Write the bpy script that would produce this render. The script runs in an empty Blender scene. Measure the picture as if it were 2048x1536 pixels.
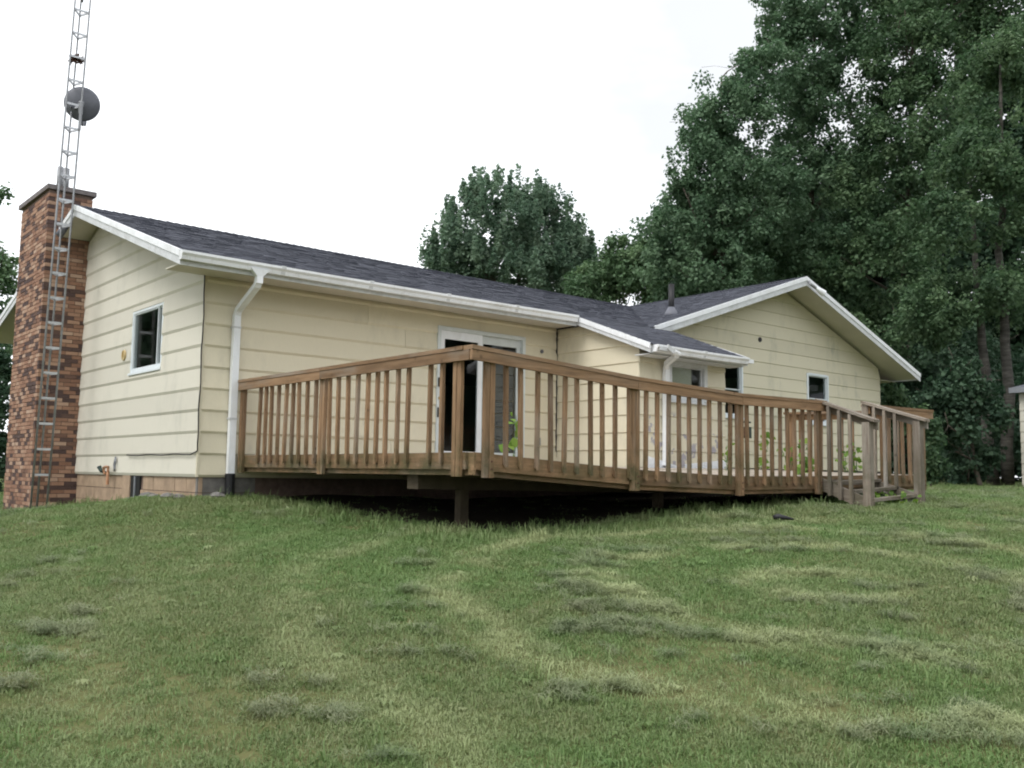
import bpy, math, random
import numpy as np
from mathutils import Vector, Matrix

random.seed(7)
RNG = np.random.default_rng(11)
scene = bpy.context.scene
COL = scene.collection

# ------------------------------------------------------------------ camera, sky, sun, exposure
CAM_POS = (-4.85938, -11.904, 0.08149)
cam_r = Vector((0.76182, -0.64762, 0.01458))
cam_u = Vector((-0.07275, -0.06317, 0.99535))
cam_f = Vector((0.64369, 0.75934, 0.09524))
cd = bpy.data.cameras.new('camera')
cd.sensor_fit = 'HORIZONTAL'; cd.sensor_width = 36.0
cd.lens = 1907.74 / 2048 * 36.0
cd.clip_start = 0.05; cd.clip_end = 2000
cam = bpy.data.objects.new('camera', cd); COL.objects.link(cam)
m = Matrix.Identity(4)
for i in range(3):
    m[i][0] = cam_r[i]; m[i][1] = cam_u[i]; m[i][2] = -cam_f[i]; m[i][3] = CAM_POS[i]
cam.matrix_world = m
scene.camera = cam

SUN_EL, SUN_AZ = math.radians(52), math.radians(262)     # azimuth from +Y towards +X
world = bpy.data.worlds.new('World'); scene.world = world; world.use_nodes = True
wn, wl = world.node_tree.nodes, world.node_tree.links
wn.clear()
w_out = wn.new('ShaderNodeOutputWorld'); w_bg = wn.new('ShaderNodeBackground')
sky = wn.new('ShaderNodeTexSky'); sky.sky_type = 'NISHITA'; sky.sun_disc = False
sky.sun_elevation = SUN_EL; sky.sun_rotation = SUN_AZ
sky.dust_density = 3.0
# overcast: a closed deck of pale cloud in front of the blue sky, with soft thinner places
w_tc = wn.new('ShaderNodeTexCoord'); w_no = wn.new('ShaderNodeTexNoise')
w_no.inputs['Scale'].default_value = 2.2; w_no.inputs['Detail'].default_value = 5; w_no.inputs['Roughness'].default_value = 0.5
w_rmp = wn.new('ShaderNodeMapRange')
w_rmp.inputs['From Min'].default_value = 0.3; w_rmp.inputs['From Max'].default_value = 0.62
w_rmp.inputs['To Min'].default_value = 0.90; w_rmp.inputs['To Max'].default_value = 1.0
w_mix = wn.new('ShaderNodeMix'); w_mix.data_type = 'RGBA'
w_mix.inputs['B'].default_value = (9.8, 10.1, 10.4, 1)
wl.new(w_tc.outputs['Generated'], w_no.inputs['Vector'])
wl.new(w_no.outputs['Fac'], w_rmp.inputs['Value'])
wl.new(w_rmp.outputs['Result'], w_mix.inputs['Factor'])
wl.new(sky.outputs['Color'], w_mix.inputs['A'])
w_no2 = wn.new('ShaderNodeTexNoise'); w_no2.inputs['Scale'].default_value = 1.15; w_no2.inputs['Detail'].default_value = 6; w_no2.inputs['Roughness'].default_value = 0.55
w_map = wn.new('ShaderNodeMapping'); w_map.inputs['Location'].default_value = (0.35, 0.1, 0.0); w_map.inputs['Scale'].default_value = (1, 1, 2.2)
wl.new(w_tc.outputs['Generated'], w_map.inputs['Vector']); wl.new(w_map.outputs['Vector'], w_no2.inputs['Vector'])
w_r2 = wn.new('ShaderNodeMapRange'); w_r2.inputs['From Min'].default_value = 0.36; w_r2.inputs['From Max'].default_value = 0.58
w_r2.inputs['To Min'].default_value = 0.58; w_r2.inputs['To Max'].default_value = 1.0
wl.new(w_no2.outputs['Fac'], w_r2.inputs['Value'])
w_mul = wn.new('ShaderNodeMix'); w_mul.data_type = 'RGBA'; w_mul.blend_type = 'MULTIPLY'; w_mul.inputs['Factor'].default_value = 1.0
wl.new(w_mix.outputs['Result'], w_mul.inputs['A']); wl.new(w_r2.outputs['Result'], w_mul.inputs['B'])
wl.new(w_mul.outputs['Result'], w_bg.inputs['Color'])
w_bg.inputs['Strength'].default_value = 0.12
world.cycles.sampling_method = 'MANUAL'; world.cycles.sample_map_resolution = 256
wl.new(w_bg.outputs['Background'], w_out.inputs['Surface'])

sd = bpy.data.lights.new('sun', 'SUN'); sd.energy = 1.3; sd.angle = math.radians(28); sd.color = (1.0, 0.975, 0.94)
sun = bpy.data.objects.new('sun', sd); COL.objects.link(sun)
sdir = Vector((math.sin(SUN_AZ) * math.cos(SUN_EL), math.cos(SUN_AZ) * math.cos(SUN_EL), math.sin(SUN_EL)))
sun.rotation_euler = sdir.to_track_quat('Z', 'Y').to_euler()
sun.location = (-20, -30, 40)

vs = scene.view_settings
vs.view_transform = 'Standard'; vs.look = 'None'; vs.gamma = 1.0; vs.exposure = 0.60; vs.use_curve_mapping = False
scene.render.engine = 'CYCLES'
cy = scene.cycles
cy.use_denoising = True; cy.use_adaptive_sampling = True; cy.adaptive_threshold = 0.03
cy.max_bounces = 4; cy.diffuse_bounces = 2; cy.glossy_bounces = 2; cy.transmission_bounces = 3; cy.transparent_max_bounces = 8
cy.caustics_reflective = False; cy.caustics_refractive = False
cy.filter_width = 2.0

# ------------------------------------------------------------------ materials
MATS = {}
def mat(name):
    mt = bpy.data.materials.new(name); mt.use_nodes = True
    MATS[name] = mt
    nt = mt.node_tree
    bs = nt.nodes['Principled BSDF']
    return mt, nt.nodes, nt.links, bs
def ramp(nodes, stops):
    r = nodes.new('ShaderNodeValToRGB')
    e = r.color_ramp.elements
    while len(e) < len(stops): e.new(0.5)
    for el, (p, c) in zip(e, stops):
        el.position = p; el.color = (*c, 1)
    return r
def noise(nodes, links, coord, scale, detail=4, rough=0.55, vec_scale=None):
    n = nodes.new('ShaderNodeTexNoise')
    n.inputs['Scale'].default_value = scale; n.inputs['Detail'].default_value = detail; n.inputs['Roughness'].default_value = rough
    if vec_scale:
        mp = nodes.new('ShaderNodeMapping'); mp.inputs['Scale'].default_value = vec_scale
        links.new(coord, mp.inputs['Vector']); links.new(mp.outputs['Vector'], n.inputs['Vector'])
    else:
        links.new(coord, n.inputs['Vector'])
    return n.outputs['Fac']
def mapr(nodes, links, val, a, b, c=0.0, d=1.0):
    r = nodes.new('ShaderNodeMapRange')
    r.inputs['From Min'].default_value = a; r.inputs['From Max'].default_value = b
    r.inputs['To Min'].default_value = c; r.inputs['To Max'].default_value = d
    links.new(val, r.inputs['Value']); return r.outputs['Result']
def mixc(nodes, links, fac, a, b, blend='MIX'):
    x = nodes.new('ShaderNodeMix'); x.data_type = 'RGBA'; x.blend_type = blend
    for v, s in ((fac, 'Factor'), (a, 'A'), (b, 'B')):
        if isinstance(v, (int, float)): x.inputs[s].default_value = v
        elif isinstance(v, tuple): x.inputs[s].default_value = (*v, 1)
        else: links.new(v, x.inputs[s])
    return x.outputs['Result']
def math_n(nodes, links, op, a, b):
    x = nodes.new('ShaderNodeMath'); x.operation = op
    for v, i in ((a, 0), (b, 1)):
        if isinstance(v, (int, float)): x.inputs[i].default_value = v
        else: links.new(v, x.inputs[i])
    return x.outputs['Value']
def bump(nodes, links, bs, h, strength, dist):
    b = nodes.new('ShaderNodeBump'); b.inputs['Strength'].default_value = strength; b.inputs['Distance'].default_value = dist
    links.new(h, b.inputs['Height']); links.new(b.outputs['Normal'], bs.inputs['Normal'])
def gpos(nodes):
    return nodes.new('ShaderNodeNewGeometry').outputs['Position']

def simple(name, col, rough=0.6, metal=0.0, var=0.15, scale=6.0, spec=0.4, vec=None):
    mt, n, l, bs = mat(name)
    f = noise(n, l, gpos(n), scale, 5, 0.6, vec)
    d = tuple(c * (1 - var) for c in col); u = tuple(min(1, c * (1 + var)) for c in col)
    r = ramp(n, [(0.3, d), (0.7, u)]); l.new(f, r.inputs['Fac'])
    l.new(r.outputs['Color'], bs.inputs['Base Color'])
    bs.inputs['Roughness'].default_value = rough; bs.inputs['Metallic'].default_value = metal
    bs.inputs['Specular IOR Level'].default_value = spec
    return mt

def siding_mat(name, col, stain, amount):
    mt, n, l, bs = mat(name)
    p = gpos(n)
    oi = n.new('ShaderNodeObjectInfo')
    tone = mapr(n, l, oi.outputs['Random'], 0, 1, 0.95, 1.04)
    base = mixc(n, l, 1.0, col, (1, 1, 1), 'MULTIPLY')
    v = n.new('ShaderNodeHueSaturation'); l.new(base, v.inputs['Color']); l.new(tone, v.inputs['Value'])
    f1 = noise(n, l, p, 1.3, 6, 0.65, (1, 1, 0.55))
    f2 = noise(n, l, p, 5.0, 5, 0.7, (1, 1, 0.35))
    k = math_n(n, l, 'MULTIPLY', mapr(n, l, f1, 0.5, 0.72), mapr(n, l, f2, 0.42, 0.7))
    k = math_n(n, l, 'MULTIPLY', k, amount)
    c = mixc(n, l, k, v.outputs['Color'], stain)
    fine = noise(n, l, p, 60, 3, 0.6, (1, 1, 0.25))
    c = mixc(n, l, mapr(n, l, fine, 0.35, 0.75, 0, 0.12), c, tuple(x * 0.72 for x in col))
    l.new(c, bs.inputs['Base Color'])
    bs.inputs['Roughness'].default_value = 0.62; bs.inputs['Specular IOR Level'].default_value = 0.3
    bump(n, l, bs, fine, 0.25, 0.004)
    return mt
M_SIDE = siding_mat('siding_paint', (0.69, 0.63, 0.480), (0.33, 0.31, 0.25), 0.62)
M_SIDEG = siding_mat('siding_cool_light_gable', (0.64, 0.61, 0.525), (0.36, 0.36, 0.31), 0.60)  # same cream siding, with the gable's cooler light mixed into its colour
M_SIDEW = siding_mat('siding_paint_wing', (0.68, 0.63, 0.485), (0.30, 0.31, 0.25), 0.85)

def peel_mat():
    mt, n, l, bs = mat('siding_peeling')
    p = gpos(n)
    f1 = noise(n, l, p, 2.8, 6, 0.65)
    sp_ = n.new('ShaderNodeSeparateXYZ'); l.new(p, sp_.inputs[0]); zsep = sp_.outputs['Z']
    c = mixc(n, l, math_n(n, l, 'MULTIPLY', mapr(n, l, f1, 0.56, 0.575), mapr(n, l, zsep, 1.15, 1.05)), (0.66, 0.61, 0.47), (0.36, 0.34, 0.37))
    f2 = noise(n, l, p, 5.0, 5, 0.7, (1, 1, 0.35))
    c = mixc(n, l, mapr(n, l, f2, 0.5, 0.8, 0, 0.35), c, (0.36, 0.33, 0.2))
    l.new(c, bs.inputs['Base Color']); bs.inputs['Roughness'].default_value = 0.65
    return mt
M_PEEL = peel_mat()
def white_mat():
    mt, n, l, bs = mat('white_trim_paint')
    p = gpos(n)
    f = noise(n, l, p, 2.2, 6, 0.7, (1, 1, 0.5)); g = noise(n, l, p, 14, 5, 0.75, (1, 1, 0.12))
    c = mixc(n, l, mapr(n, l, f, 0.46, 0.75, 0, 0.5), (0.84, 0.86, 0.89), (0.50, 0.50, 0.47))
    c = mixc(n, l, mapr(n, l, g, 0.55, 0.78, 0, 0.5), c, (0.42, 0.41, 0.37))
    l.new(c, bs.inputs['Base Color']); bs.inputs['Roughness'].default_value = 0.5; bs.inputs['Specular IOR Level'].default_value = 0.35
    return mt
M_WHITE = white_mat()
def trim_dirty():
    mt, n, l, bs = mat('weathered_white_trim')
    p = gpos(n)
    f = noise(n, l, p, 3.0, 6, 0.7); g = noise(n, l, p, 22, 4, 0.7)
    c = mixc(n, l, mapr(n, l, f, 0.42, 0.75, 0, 0.6), (0.64, 0.66, 0.68), (0.33, 0.33, 0.31))
    c = mixc(n, l, mapr(n, l, g, 0.55, 0.8, 0, 0.5), c, (0.32, 0.31, 0.28))
    l.new(c, bs.inputs['Base Color']); bs.inputs['Roughness'].default_value = 0.6
    return mt
M_TRIM = trim_dirty()
M_SOFFIT = simple('soffit_paint', (0.62, 0.58, 0.50), 0.7, 0, 0.06, 2.0)
M_FRAME = simple('window_vinyl', (0.74, 0.79, 0.82), 0.4, 0, 0.05, 5)
M_DOORFR = simple('door_aluminium_paint', (0.62, 0.66, 0.66), 0.45, 0, 0.06, 5)
M_DARK = simple('interior_dark', (0.10, 0.095, 0.09), 0.8, 0, 0.1, 2)
M_SHADE = simple('grey_shade_fabric', (0.085, 0.09, 0.105), 0.8, 0, 0.1, 8)
M_BLIND = simple('cream_blind', (0.60, 0.58, 0.47), 0.7, 0, 0.04, 5)
M_BLACK = simple('black_plastic', (0.012, 0.012, 0.014), 0.5, 0, 0.2, 9)
M_RUNG = simple('bright_galvanised', (0.52, 0.53, 0.56), 0.5, 0.4, 0.15, 14)
M_GALV = simple('galvanised_steel', (0.29, 0.295, 0.31), 0.55, 0.5, 0.18, 14)
M_DISH = simple('grey_dish_paint', (0.125, 0.13, 0.155), 0.5, 0, 0.12, 6)
M_RUST = simple('rusty_iron', (0.09, 0.04, 0.025), 0.8, 0, 0.3, 20)
M_CONC = simple('concrete', (0.34, 0.33, 0.31), 0.85, 0, 0.18, 8)
M_CAP = simple('chimney_cap_stone', (0.17, 0.15, 0.15), 0.85, 0, 0.25, 9)
M_TANBLK = simple('tan_painted_block', (0.36, 0.26, 0.18), 0.8, 0, 0.22, 5)
M_MORTAR = simple('mortar', (0.15, 0.105, 0.085), 0.9, 0, 0.25, 14)
M_BRASS = simple('brass', (0.55, 0.36, 0.10), 0.4, 0.8, 0.1, 20)
M_COPPER = simple('copper_pipe', (0.50, 0.27, 0.16), 0.45, 0.5, 0.2, 20)
M_GREENP = simple('green_metal_paint', (0.025, 0.05, 0.045), 0.5, 0, 0.2, 12)
M_ORANGE = simple('orange_dial', (0.55, 0.42, 0.22), 0.5, 0, 0.1, 20)
M_GREYBOX = simple('grey_outlet_cover', (0.22, 0.23, 0.25), 0.5, 0, 0.1, 20)
M_STONE = simple('grey_stone', (0.17, 0.16, 0.15), 0.9, 0, 0.3, 9)
M_TAR = simple('tar_sealant', (0.02, 0.018, 0.02), 0.7, 0, 0.3, 12)

def wood_mat(name, axis, c_lo, c_mid, c_hi, worn, moss, moss_amt, worn_amt):
    mt, n, l, bs = mat(name)
    p = gpos(n)
    sc = [9.0, 9.0, 9.0]; sc[axis] = 0.7
    oi = n.new('ShaderNodeObjectInfo')
    off = n.new('ShaderNodeVectorMath'); off.operation = 'ADD'
    cmb = n.new('ShaderNodeCombineXYZ')
    rr = mapr(n, l, oi.outputs['Random'], 0, 1, 0, 37.0)
    for i in range(3): l.new(rr, cmb.inputs[i])
    l.new(p, off.inputs[0]); l.new(cmb.outputs[0], off.inputs[1])
    g = noise(n, l, off.outputs[0], 3.0, 6, 0.65, tuple(sc))
    r = ramp(n, [(0.25, c_lo), (0.5, c_mid), (0.78, c_hi)]); l.new(g, r.inputs['Fac'])
    tone = n.new('ShaderNodeHueSaturation'); l.new(r.outputs['Color'], tone.inputs['Color'])
    l.new(mapr(n, l, oi.outputs['Random'], 0, 1, 0.70, 1.22), tone.inputs['Value'])
    w = noise(n, l, off.outputs[0], 1.6, 5, 0.6, tuple(0.4 + x * 0.18 for x in sc))
    c = mixc(n, l, mapr(n, l, w, 0.50, 0.68, 0, worn_amt), tone.outputs['Color'], worn)
    ms = noise(n, l, p, 3.5, 5, 0.7)
    sep = n.new('ShaderNodeSeparateXYZ'); l.new(p, sep.inputs[0])
    low = mapr(n, l, sep.outputs['Z'], 0.55, 0.16, 0, 1)
    mk = math_n(n, l, 'MULTIPLY', mapr(n, l, ms, 0.40, 0.60), math_n(n, l, 'MULTIPLY', low, moss_amt))
    c = mixc(n, l, mk, c, moss)
    kn = n.new('ShaderNodeTexVoronoi'); kn.inputs['Scale'].default_value = 4.0
    l.new(off.outputs[0], kn.inputs['Vector'])
    c = mixc(n, l, mapr(n, l, kn.outputs['Distance'], 0.10, 0.05, 0, 0.55), c, tuple(x * 0.35 for x in c_lo))
    l.new(c, bs.inputs['Base Color'])
    bs.inputs['Roughness'].default_value = 0.72; bs.inputs['Specular IOR Level'].default_value = 0.25
    bump(n, l, bs, g, 0.4, 0.004)
    return mt
BW = ((0.127, 0.076, 0.042), (0.237, 0.145, 0.081), (0.347, 0.220, 0.128), (0.275, 0.242, 0.204), (0.061, 0.064, 0.026))
M_WX = wood_mat('stained_wood_x', 0, *BW, 0.5, 0.3)
M_WY = wood_mat('stained_wood_y', 1, *BW, 0.75, 0.65)
M_WZ = wood_mat('stained_wood_z', 2, *BW, 0.80, 0.55)
GW = ((0.125, 0.10, 0.078), (0.21, 0.175, 0.14), (0.31, 0.275, 0.235), (0.36, 0.335, 0.30), (0.075, 0.075, 0.04))
M_GX = wood_mat('grey_wood_x', 0, *GW, 0.5, 0.6)
M_GY = wood_mat('grey_wood_y', 1, *GW, 0.5, 0.6)
M_GZ = wood_mat('grey_wood_z', 2, *GW, 0.5, 0.7)
DW = ((0.30, 0.25, 0.20), (0.40, 0.34, 0.28), (0.50, 0.44, 0.37), (0.52, 0.48, 0.43), (0.10, 0.10, 0.05))
M_DX = wood_mat('decking_wood_x', 0, *DW, 0.2, 0.6)
M_UND = simple('pressure_treated_wood', (0.065, 0.05, 0.032), 0.85, 0, 0.25, 7)  # under-deck framing, colour darkened to deepen the shade below the deck

def island_mat(name, stops, rough, use_object=False, bump_s=0.3):
    mt, n, l, bs = mat(name)
    if use_object: rnd = n.new('ShaderNodeObjectInfo').outputs['Random']
    else: rnd = n.new('ShaderNodeNewGeometry').outputs['Random Per Island']
    r = ramp(n, stops); l.new(rnd, r.inputs['Fac'])
    f = noise(n, l, gpos(n), 30, 5, 0.7)
    c = mixc(n, l, mapr(n, l, f, 0.3, 0.8, 0, 0.3), r.outputs['Color'], tuple(x * 0.65 for x in stops[0][1]))
    l.new(c, bs.inputs['Base Color']); bs.inputs['Roughness'].default_value = rough
    bs.inputs['Specular IOR Level'].default_value = 0.25
    bump(n, l, bs, f, bump_s, 0.004)
    return mt
BR = [(0.0, (0.086, 0.057, 0.055)), (0.24, (0.115, 0.074, 0.064)), (0.33, (0.265, 0.144, 0.098)), (0.6, (0.345, 0.196, 0.132)), (0.85, (0.425, 0.265, 0.184)), (1.0, (0.494, 0.345, 0.259))]
M_BRICK = island_mat('brick_single', BR, 0.85, True)
M_BRICKJ = island_mat('brick_joined', BR, 0.85, False)
SH = [(0.0, (0.054, 0.058, 0.074)), (0.45, (0.064, 0.068, 0.087)), (0.8, (0.073, 0.077, 0.098)), (1.0, (0.085, 0.089, 0.112))]
M_SHING = island_mat('asphalt_shingle', SH, 0.9, False, 0.5)

def glass_mat():
    mt = bpy.data.materials.new('window_glass'); mt.use_nodes = True
    n, l = mt.node_tree.nodes, mt.node_tree.links
    n.clear()
    o = n.new('ShaderNodeOutputMaterial'); mx = n.new('ShaderNodeMixShader'); fr = n.new('ShaderNodeFresnel')
    tr = n.new('ShaderNodeBsdfTransparent'); gl = n.new('ShaderNodeBsdfGlossy')
    ge = n.new('ShaderNodeNewGeometry'); io = n.new('ShaderNodeMapRange')      # same reflectance from either face of the pane
    io.inputs['To Min'].default_value = 1.5; io.inputs['To Max'].default_value = 1 / 1.5
    l.new(ge.outputs['Backfacing'], io.inputs['Value']); l.new(io.outputs['Result'], fr.inputs['IOR'])
    tr.inputs['Color'].default_value = (0.86, 0.89, 0.89, 1); gl.inputs['Roughness'].default_value = 0.05
    l.new(fr.outputs[0], mx.inputs[0]); l.new(tr.outputs[0], mx.inputs[1]); l.new(gl.outputs[0], mx.inputs[2])
    l.new(mx.outputs[0], o.inputs['Surface'])
    return mt
M_GLASS = glass_mat()

def leaf_mat(name, dark, mid, light, trans=0.3):
    mt, n, l, bs = mat(name)
    at = n.new('ShaderNodeAttribute'); at.attribute_name = 'tone'
    r = ramp(n, [(0.0, dark), (0.5, mid), (1.0, light)]); l.new(at.outputs['Fac'], r.inputs['Fac'])
    l.new(r.outputs['Color'], bs.inputs['Base Color'])
    bs.inputs['Roughness'].default_value = 0.6; bs.inputs['Specular IOR Level'].default_value = 0.2
    tl = n.new('ShaderNodeBsdfTranslucent'); mx = n.new('ShaderNodeMixShader'); mx.inputs[0].default_value = trans
    v = n.new('ShaderNodeHueSaturation'); v.inputs['Saturation'].default_value = 1.15; v.inputs['Value'].default_value = 1.2
    l.new(r.outputs['Color'], v.inputs['Color']); l.new(v.outputs['Color'], tl.inputs['Color'])
    out = n['Material Output']
    l.new(bs.outputs[0], mx.inputs[1]); l.new(tl.outputs[0], mx.inputs[2]); l.new(mx.outputs[0], out.inputs['Surface'])
    return mt
M_LEAFA = leaf_mat('aspen_leaf', (0.062, 0.114, 0.064), (0.106, 0.176, 0.101), (0.161, 0.244, 0.144), 0.36)
M_LEAFM = leaf_mat('maple_leaf', (0.084, 0.140, 0.095), (0.140, 0.214, 0.145), (0.221, 0.298, 0.208), 0.4)
M_LEAFP = leaf_mat('pale_leaf', (0.075, 0.134, 0.068), (0.123, 0.198, 0.101), (0.182, 0.264, 0.138))
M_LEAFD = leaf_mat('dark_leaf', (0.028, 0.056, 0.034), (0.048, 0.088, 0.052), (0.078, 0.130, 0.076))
M_LEAFB = leaf_mat('birch_leaf', (0.053, 0.098, 0.052), (0.091, 0.153, 0.079), (0.144, 0.215, 0.113), 0.36)
M_WEED = leaf_mat('weed_leaf', (0.085, 0.15, 0.035), (0.15, 0.26, 0.055), (0.26, 0.36, 0.09), 0.4)
M_BARK = simple('grey_bark', (0.10, 0.085, 0.07), 0.9, 0, 0.4, 5, 0.2, (1, 1, 0.3))
M_BIRCH = simple('pale_bark', (0.085, 0.08, 0.07), 0.9, 0, 0.6, 4, 0.2, (0.6, 0.6, 2.5))

def ground_mat():
    mt, n, l, bs = mat('lawn_soil')
    p = gpos(n)
    a = noise(n, l, p, 0.5, 6, 0.6); b = noise(n, l, p, 7, 6, 0.7); d = noise(n, l, p, 40, 4, 0.7)
    c = mixc(n, l, mapr(n, l, a, 0.35, 0.65), (0.085, 0.105, 0.036), (0.135, 0.125, 0.055))
    c = mixc(n, l, mapr(n, l, b, 0.45, 0.75, 0, 0.6), c, (0.06, 0.045, 0.028))
    c = mixc(n, l, mapr(n, l, d, 0.4, 0.7, 0, 0.5), c, (0.16, 0.17, 0.07))
    l.new(c, bs.inputs['Base Color']); bs.inputs['Roughness'].default_value = 0.95; bs.inputs['Specular IOR Level'].default_value = 0.1
    bump(n, l, bs, b, 0.6, 0.03)
    return mt
M_SOIL = ground_mat()
def grass_mat(name, stops_a, stops_b, trans):
    mt, n, l, bs = mat(name)
    p = gpos(n)
    oi = n.new('ShaderNodeObjectInfo')
    ra = ramp(n, stops_a); rb = ramp(n, stops_b)
    l.new(oi.outputs['Random'], ra.inputs['Fac']); l.new(oi.outputs['Random'], rb.inputs['Fac'])
    a = noise(n, l, p, 0.45, 5, 0.62); b = noise(n, l, p, 2.6, 4, 0.6)
    k = math_n(n, l, 'ADD', math_n(n, l, 'MULTIPLY', a, 0.65), math_n(n, l, 'MULTIPLY', b, 0.35))
    c = mixc(n, l, mapr(n, l, k, 0.43, 0.57), ra.outputs['Color'], rb.outputs['Color'])
    # the mower went round in rings: each pass left a paler line of clippings at its edge
    sub = n.new('ShaderNodeVectorMath'); sub.operation = 'DISTANCE'
    flat = n.new('ShaderNodeVectorMath'); flat.operation = 'MULTIPLY'; flat.inputs[1].default_value = (1, 1, 0)
    l.new(p, flat.inputs[0]); l.new(flat.outputs[0], sub.inputs[0]); sub.inputs[1].default_value = (1.4, -8.1, 0)
    rr_ = math_n(n, l, 'ADD', sub.outputs['Value'], math_n(n, l, 'MULTIPLY', a, 0.9))
    ph = math_n(n, l, 'COSINE', math_n(n, l, 'MULTIPLY', math_n(n, l, 'SUBTRACT', rr_, 3.2), 5.6), 0)
    pale = math_n(n, l, 'MULTIPLY', mapr(n, l, ph, 0.15, 1.0, 0, 0.95), mapr(n, l, b, 0.34, 0.57))
    pale = math_n(n, l, 'MULTIPLY', pale, mapr(n, l, sub.outputs['Value'], 5.2, 3.0, 0.22, 1.0))
    c = mixc(n, l, pale, c, (0.37, 0.415, 0.21))
    l.new(c, bs.inputs['Base Color']); bs.inputs['Roughness'].default_value = 0.55; bs.inputs['Specular IOR Level'].default_value = 0.3
    tl = n.new('ShaderNodeBsdfTranslucent'); mx = n.new('ShaderNodeMixShader'); mx.inputs[0].default_value = trans
    l.new(c, tl.inputs['Color'])
    out = n['Material Output']
    l.new(bs.outputs[0], mx.inputs[1]); l.new(tl.outputs[0], mx.inputs[2]); l.new(mx.outputs[0], out.inputs['Surface'])
    return mt
M_GRASS = grass_mat('grass_blade',
    [(0.0, (0.102, 0.183, 0.053)), (0.5, (0.158, 0.253, 0.081)), (1.0, (0.224, 0.328, 0.129))],
    [(0.0, (0.140, 0.204, 0.071)), (0.5, (0.198, 0.253, 0.103)), (1.0, (0.265, 0.296, 0.147))], 0.3)
M_STRAW = grass_mat('cut_grass',
    [(0.0, (0.123, 0.173, 0.080)), (0.5, (0.189, 0.243, 0.122)), (1.0, (0.264, 0.307, 0.173))],
    [(0.0, (0.141, 0.173, 0.086)), (0.5, (0.216, 0.243, 0.133)), (1.0, (0.290, 0.307, 0.184))], 0.25)

# ------------------------------------------------------------------ mesh helpers
class MB:
    def __init__(s): s.v = []; s.f = []
    def hexa(s, p):      # 8 points: bottom 4 ccw from above, top 4
        b = len(s.v); s.v += [tuple(q) for q in p]
        s.f += [(b+3, b+2, b+1, b), (b+4, b+5, b+6, b+7), (b, b+1, b+5, b+4), (b+1, b+2, b+6, b+5), (b+2, b+3, b+7, b+6), (b+3, b, b+4, b+7)]
        return s
    def box(s, x0, x1, y0, y1, z0, z1):
        return s.hexa([(x0,y0,z0),(x1,y0,z0),(x1,y1,z0),(x0,y1,z0),(x0,y0,z1),(x1,y0,z1),(x1,y1,z1),(x0,y1,z1)])
    def beam(s, a, b, w, h, up=(0, 0, 1)):          # rectangular bar from a to b
        a = Vector(a); b = Vector(b); d = (b - a).normalized(); up = Vector(up)
        r = d.cross(up).normalized(); u = r.cross(d).normalized()
        q = []
        for z in (-1, 1):
            for pt, sg in ((a, -1), (b, -1), (b, 1), (a, 1)):
                q.append(pt + r * (-sg * w / 2) * -1 + u * (z * h / 2))
        return s.hexa(q)
    def loft(s, rings, caps=True, close=True):
        n = len(rings[0]); base = len(s.v)
        for r in rings: s.v += [tuple(p) for p in r]
        for i in range(len(rings) - 1):
            for j in range(n if close else n - 1):
                k = (j + 1) % n
                s.f.append((base+i*n+j, base+i*n+k, base+(i+1)*n+k, base+(i+1)*n+j))
        if caps:
            s.f.append(tuple(base + j for j in reversed(range(n))))
            s.f.append(tuple(base + (len(rings)-1)*n + j for j in range(n)))
        return s
    def tube(s, pts, rad, n=8):
        pts = [Vector(p) for p in pts]; rings = []
        if not isinstance(rad, (list, tuple)): rad = [rad] * len(pts)
        for i, p in enumerate(pts):
            d = (pts[min(i+1, len(pts)-1)] - pts[max(i-1, 0)]).normalized()
            ref = Vector((0, 0, 1)) if abs(d.z) < 0.9 else Vector((1, 0, 0))
            r = d.cross(ref).normalized(); u = r.cross(d)
            rings.append([p + (r * math.cos(2*math.pi*k/n) + u * math.sin(2*math.pi*k/n)) * rad[i] for k in range(n)])
        return s.loft(rings)
    def rect_tube(s, pts, w, h):
        pts = [Vector(p) for p in pts]; rings = []
        for i, p in enumerate(pts):
            d = (pts[min(i+1, len(pts)-1)] - pts[max(i-1, 0)]).normalized()
            r = Vector((1, 0, 0)); u = d.cross(r).normalized()
            rings.append([p + r*(-w/2) + u*(-h/2), p + r*(w/2) + u*(-h/2), p + r*(w/2) + u*(h/2), p + r*(-w/2) + u*(h/2)])
        return s.loft(rings)
    def build(s, name, mt, parent=None, smooth=False, loc=None):
        me = bpy.data.meshes.new(name); me.from_pydata(s.v, [], s.f)
        import bmesh
        bm = bmesh.new(); bm.from_mesh(me); bmesh.ops.recalc_face_normals(bm, faces=bm.faces); bm.to_mesh(me); bm.free()
        me.materials.append(mt)
        if smooth: me.polygons.foreach_set('use_smooth', [True] * len(me.polygons))
        o = bpy.data.objects.new(name, me); COL.objects.link(o)
        if parent is not None: put(o, parent)
        if loc: o.location = loc
        return o
def put(o, parent):
    o.parent = parent
    o.matrix_parent_inverse = Matrix.Translation(-WORLD_LOC[parent.name]) if parent.name in WORLD_LOC else Matrix.Identity(4)
    if o.name not in WORLD_LOC: WORLD_LOC[o.name] = Vector((0, 0, 0))
WORLD_LOC = {}
def tag(o, label=None, cat=None, group=None, kind=None):
    if label: o['label'] = label
    if cat: o['category'] = cat
    if group: o['group'] = group
    if kind: o['kind'] = kind
    return o
def thing(name, loc, label, cat, group=None):
    o = bpy.data.objects.new(name, None); COL.objects.link(o); o.location = loc; o.empty_display_size = 0.2
    WORLD_LOC[o.name] = Vector(loc)
    return tag(o, label, cat, group)
def share(src, parent, loc, rotz=0.0, scale=None):
    c = src.copy(); COL.objects.link(c); put(c, parent); c.location = loc; c.rotation_euler = (0, 0, rotz)
    if scale: c.scale = scale
    return c
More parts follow.
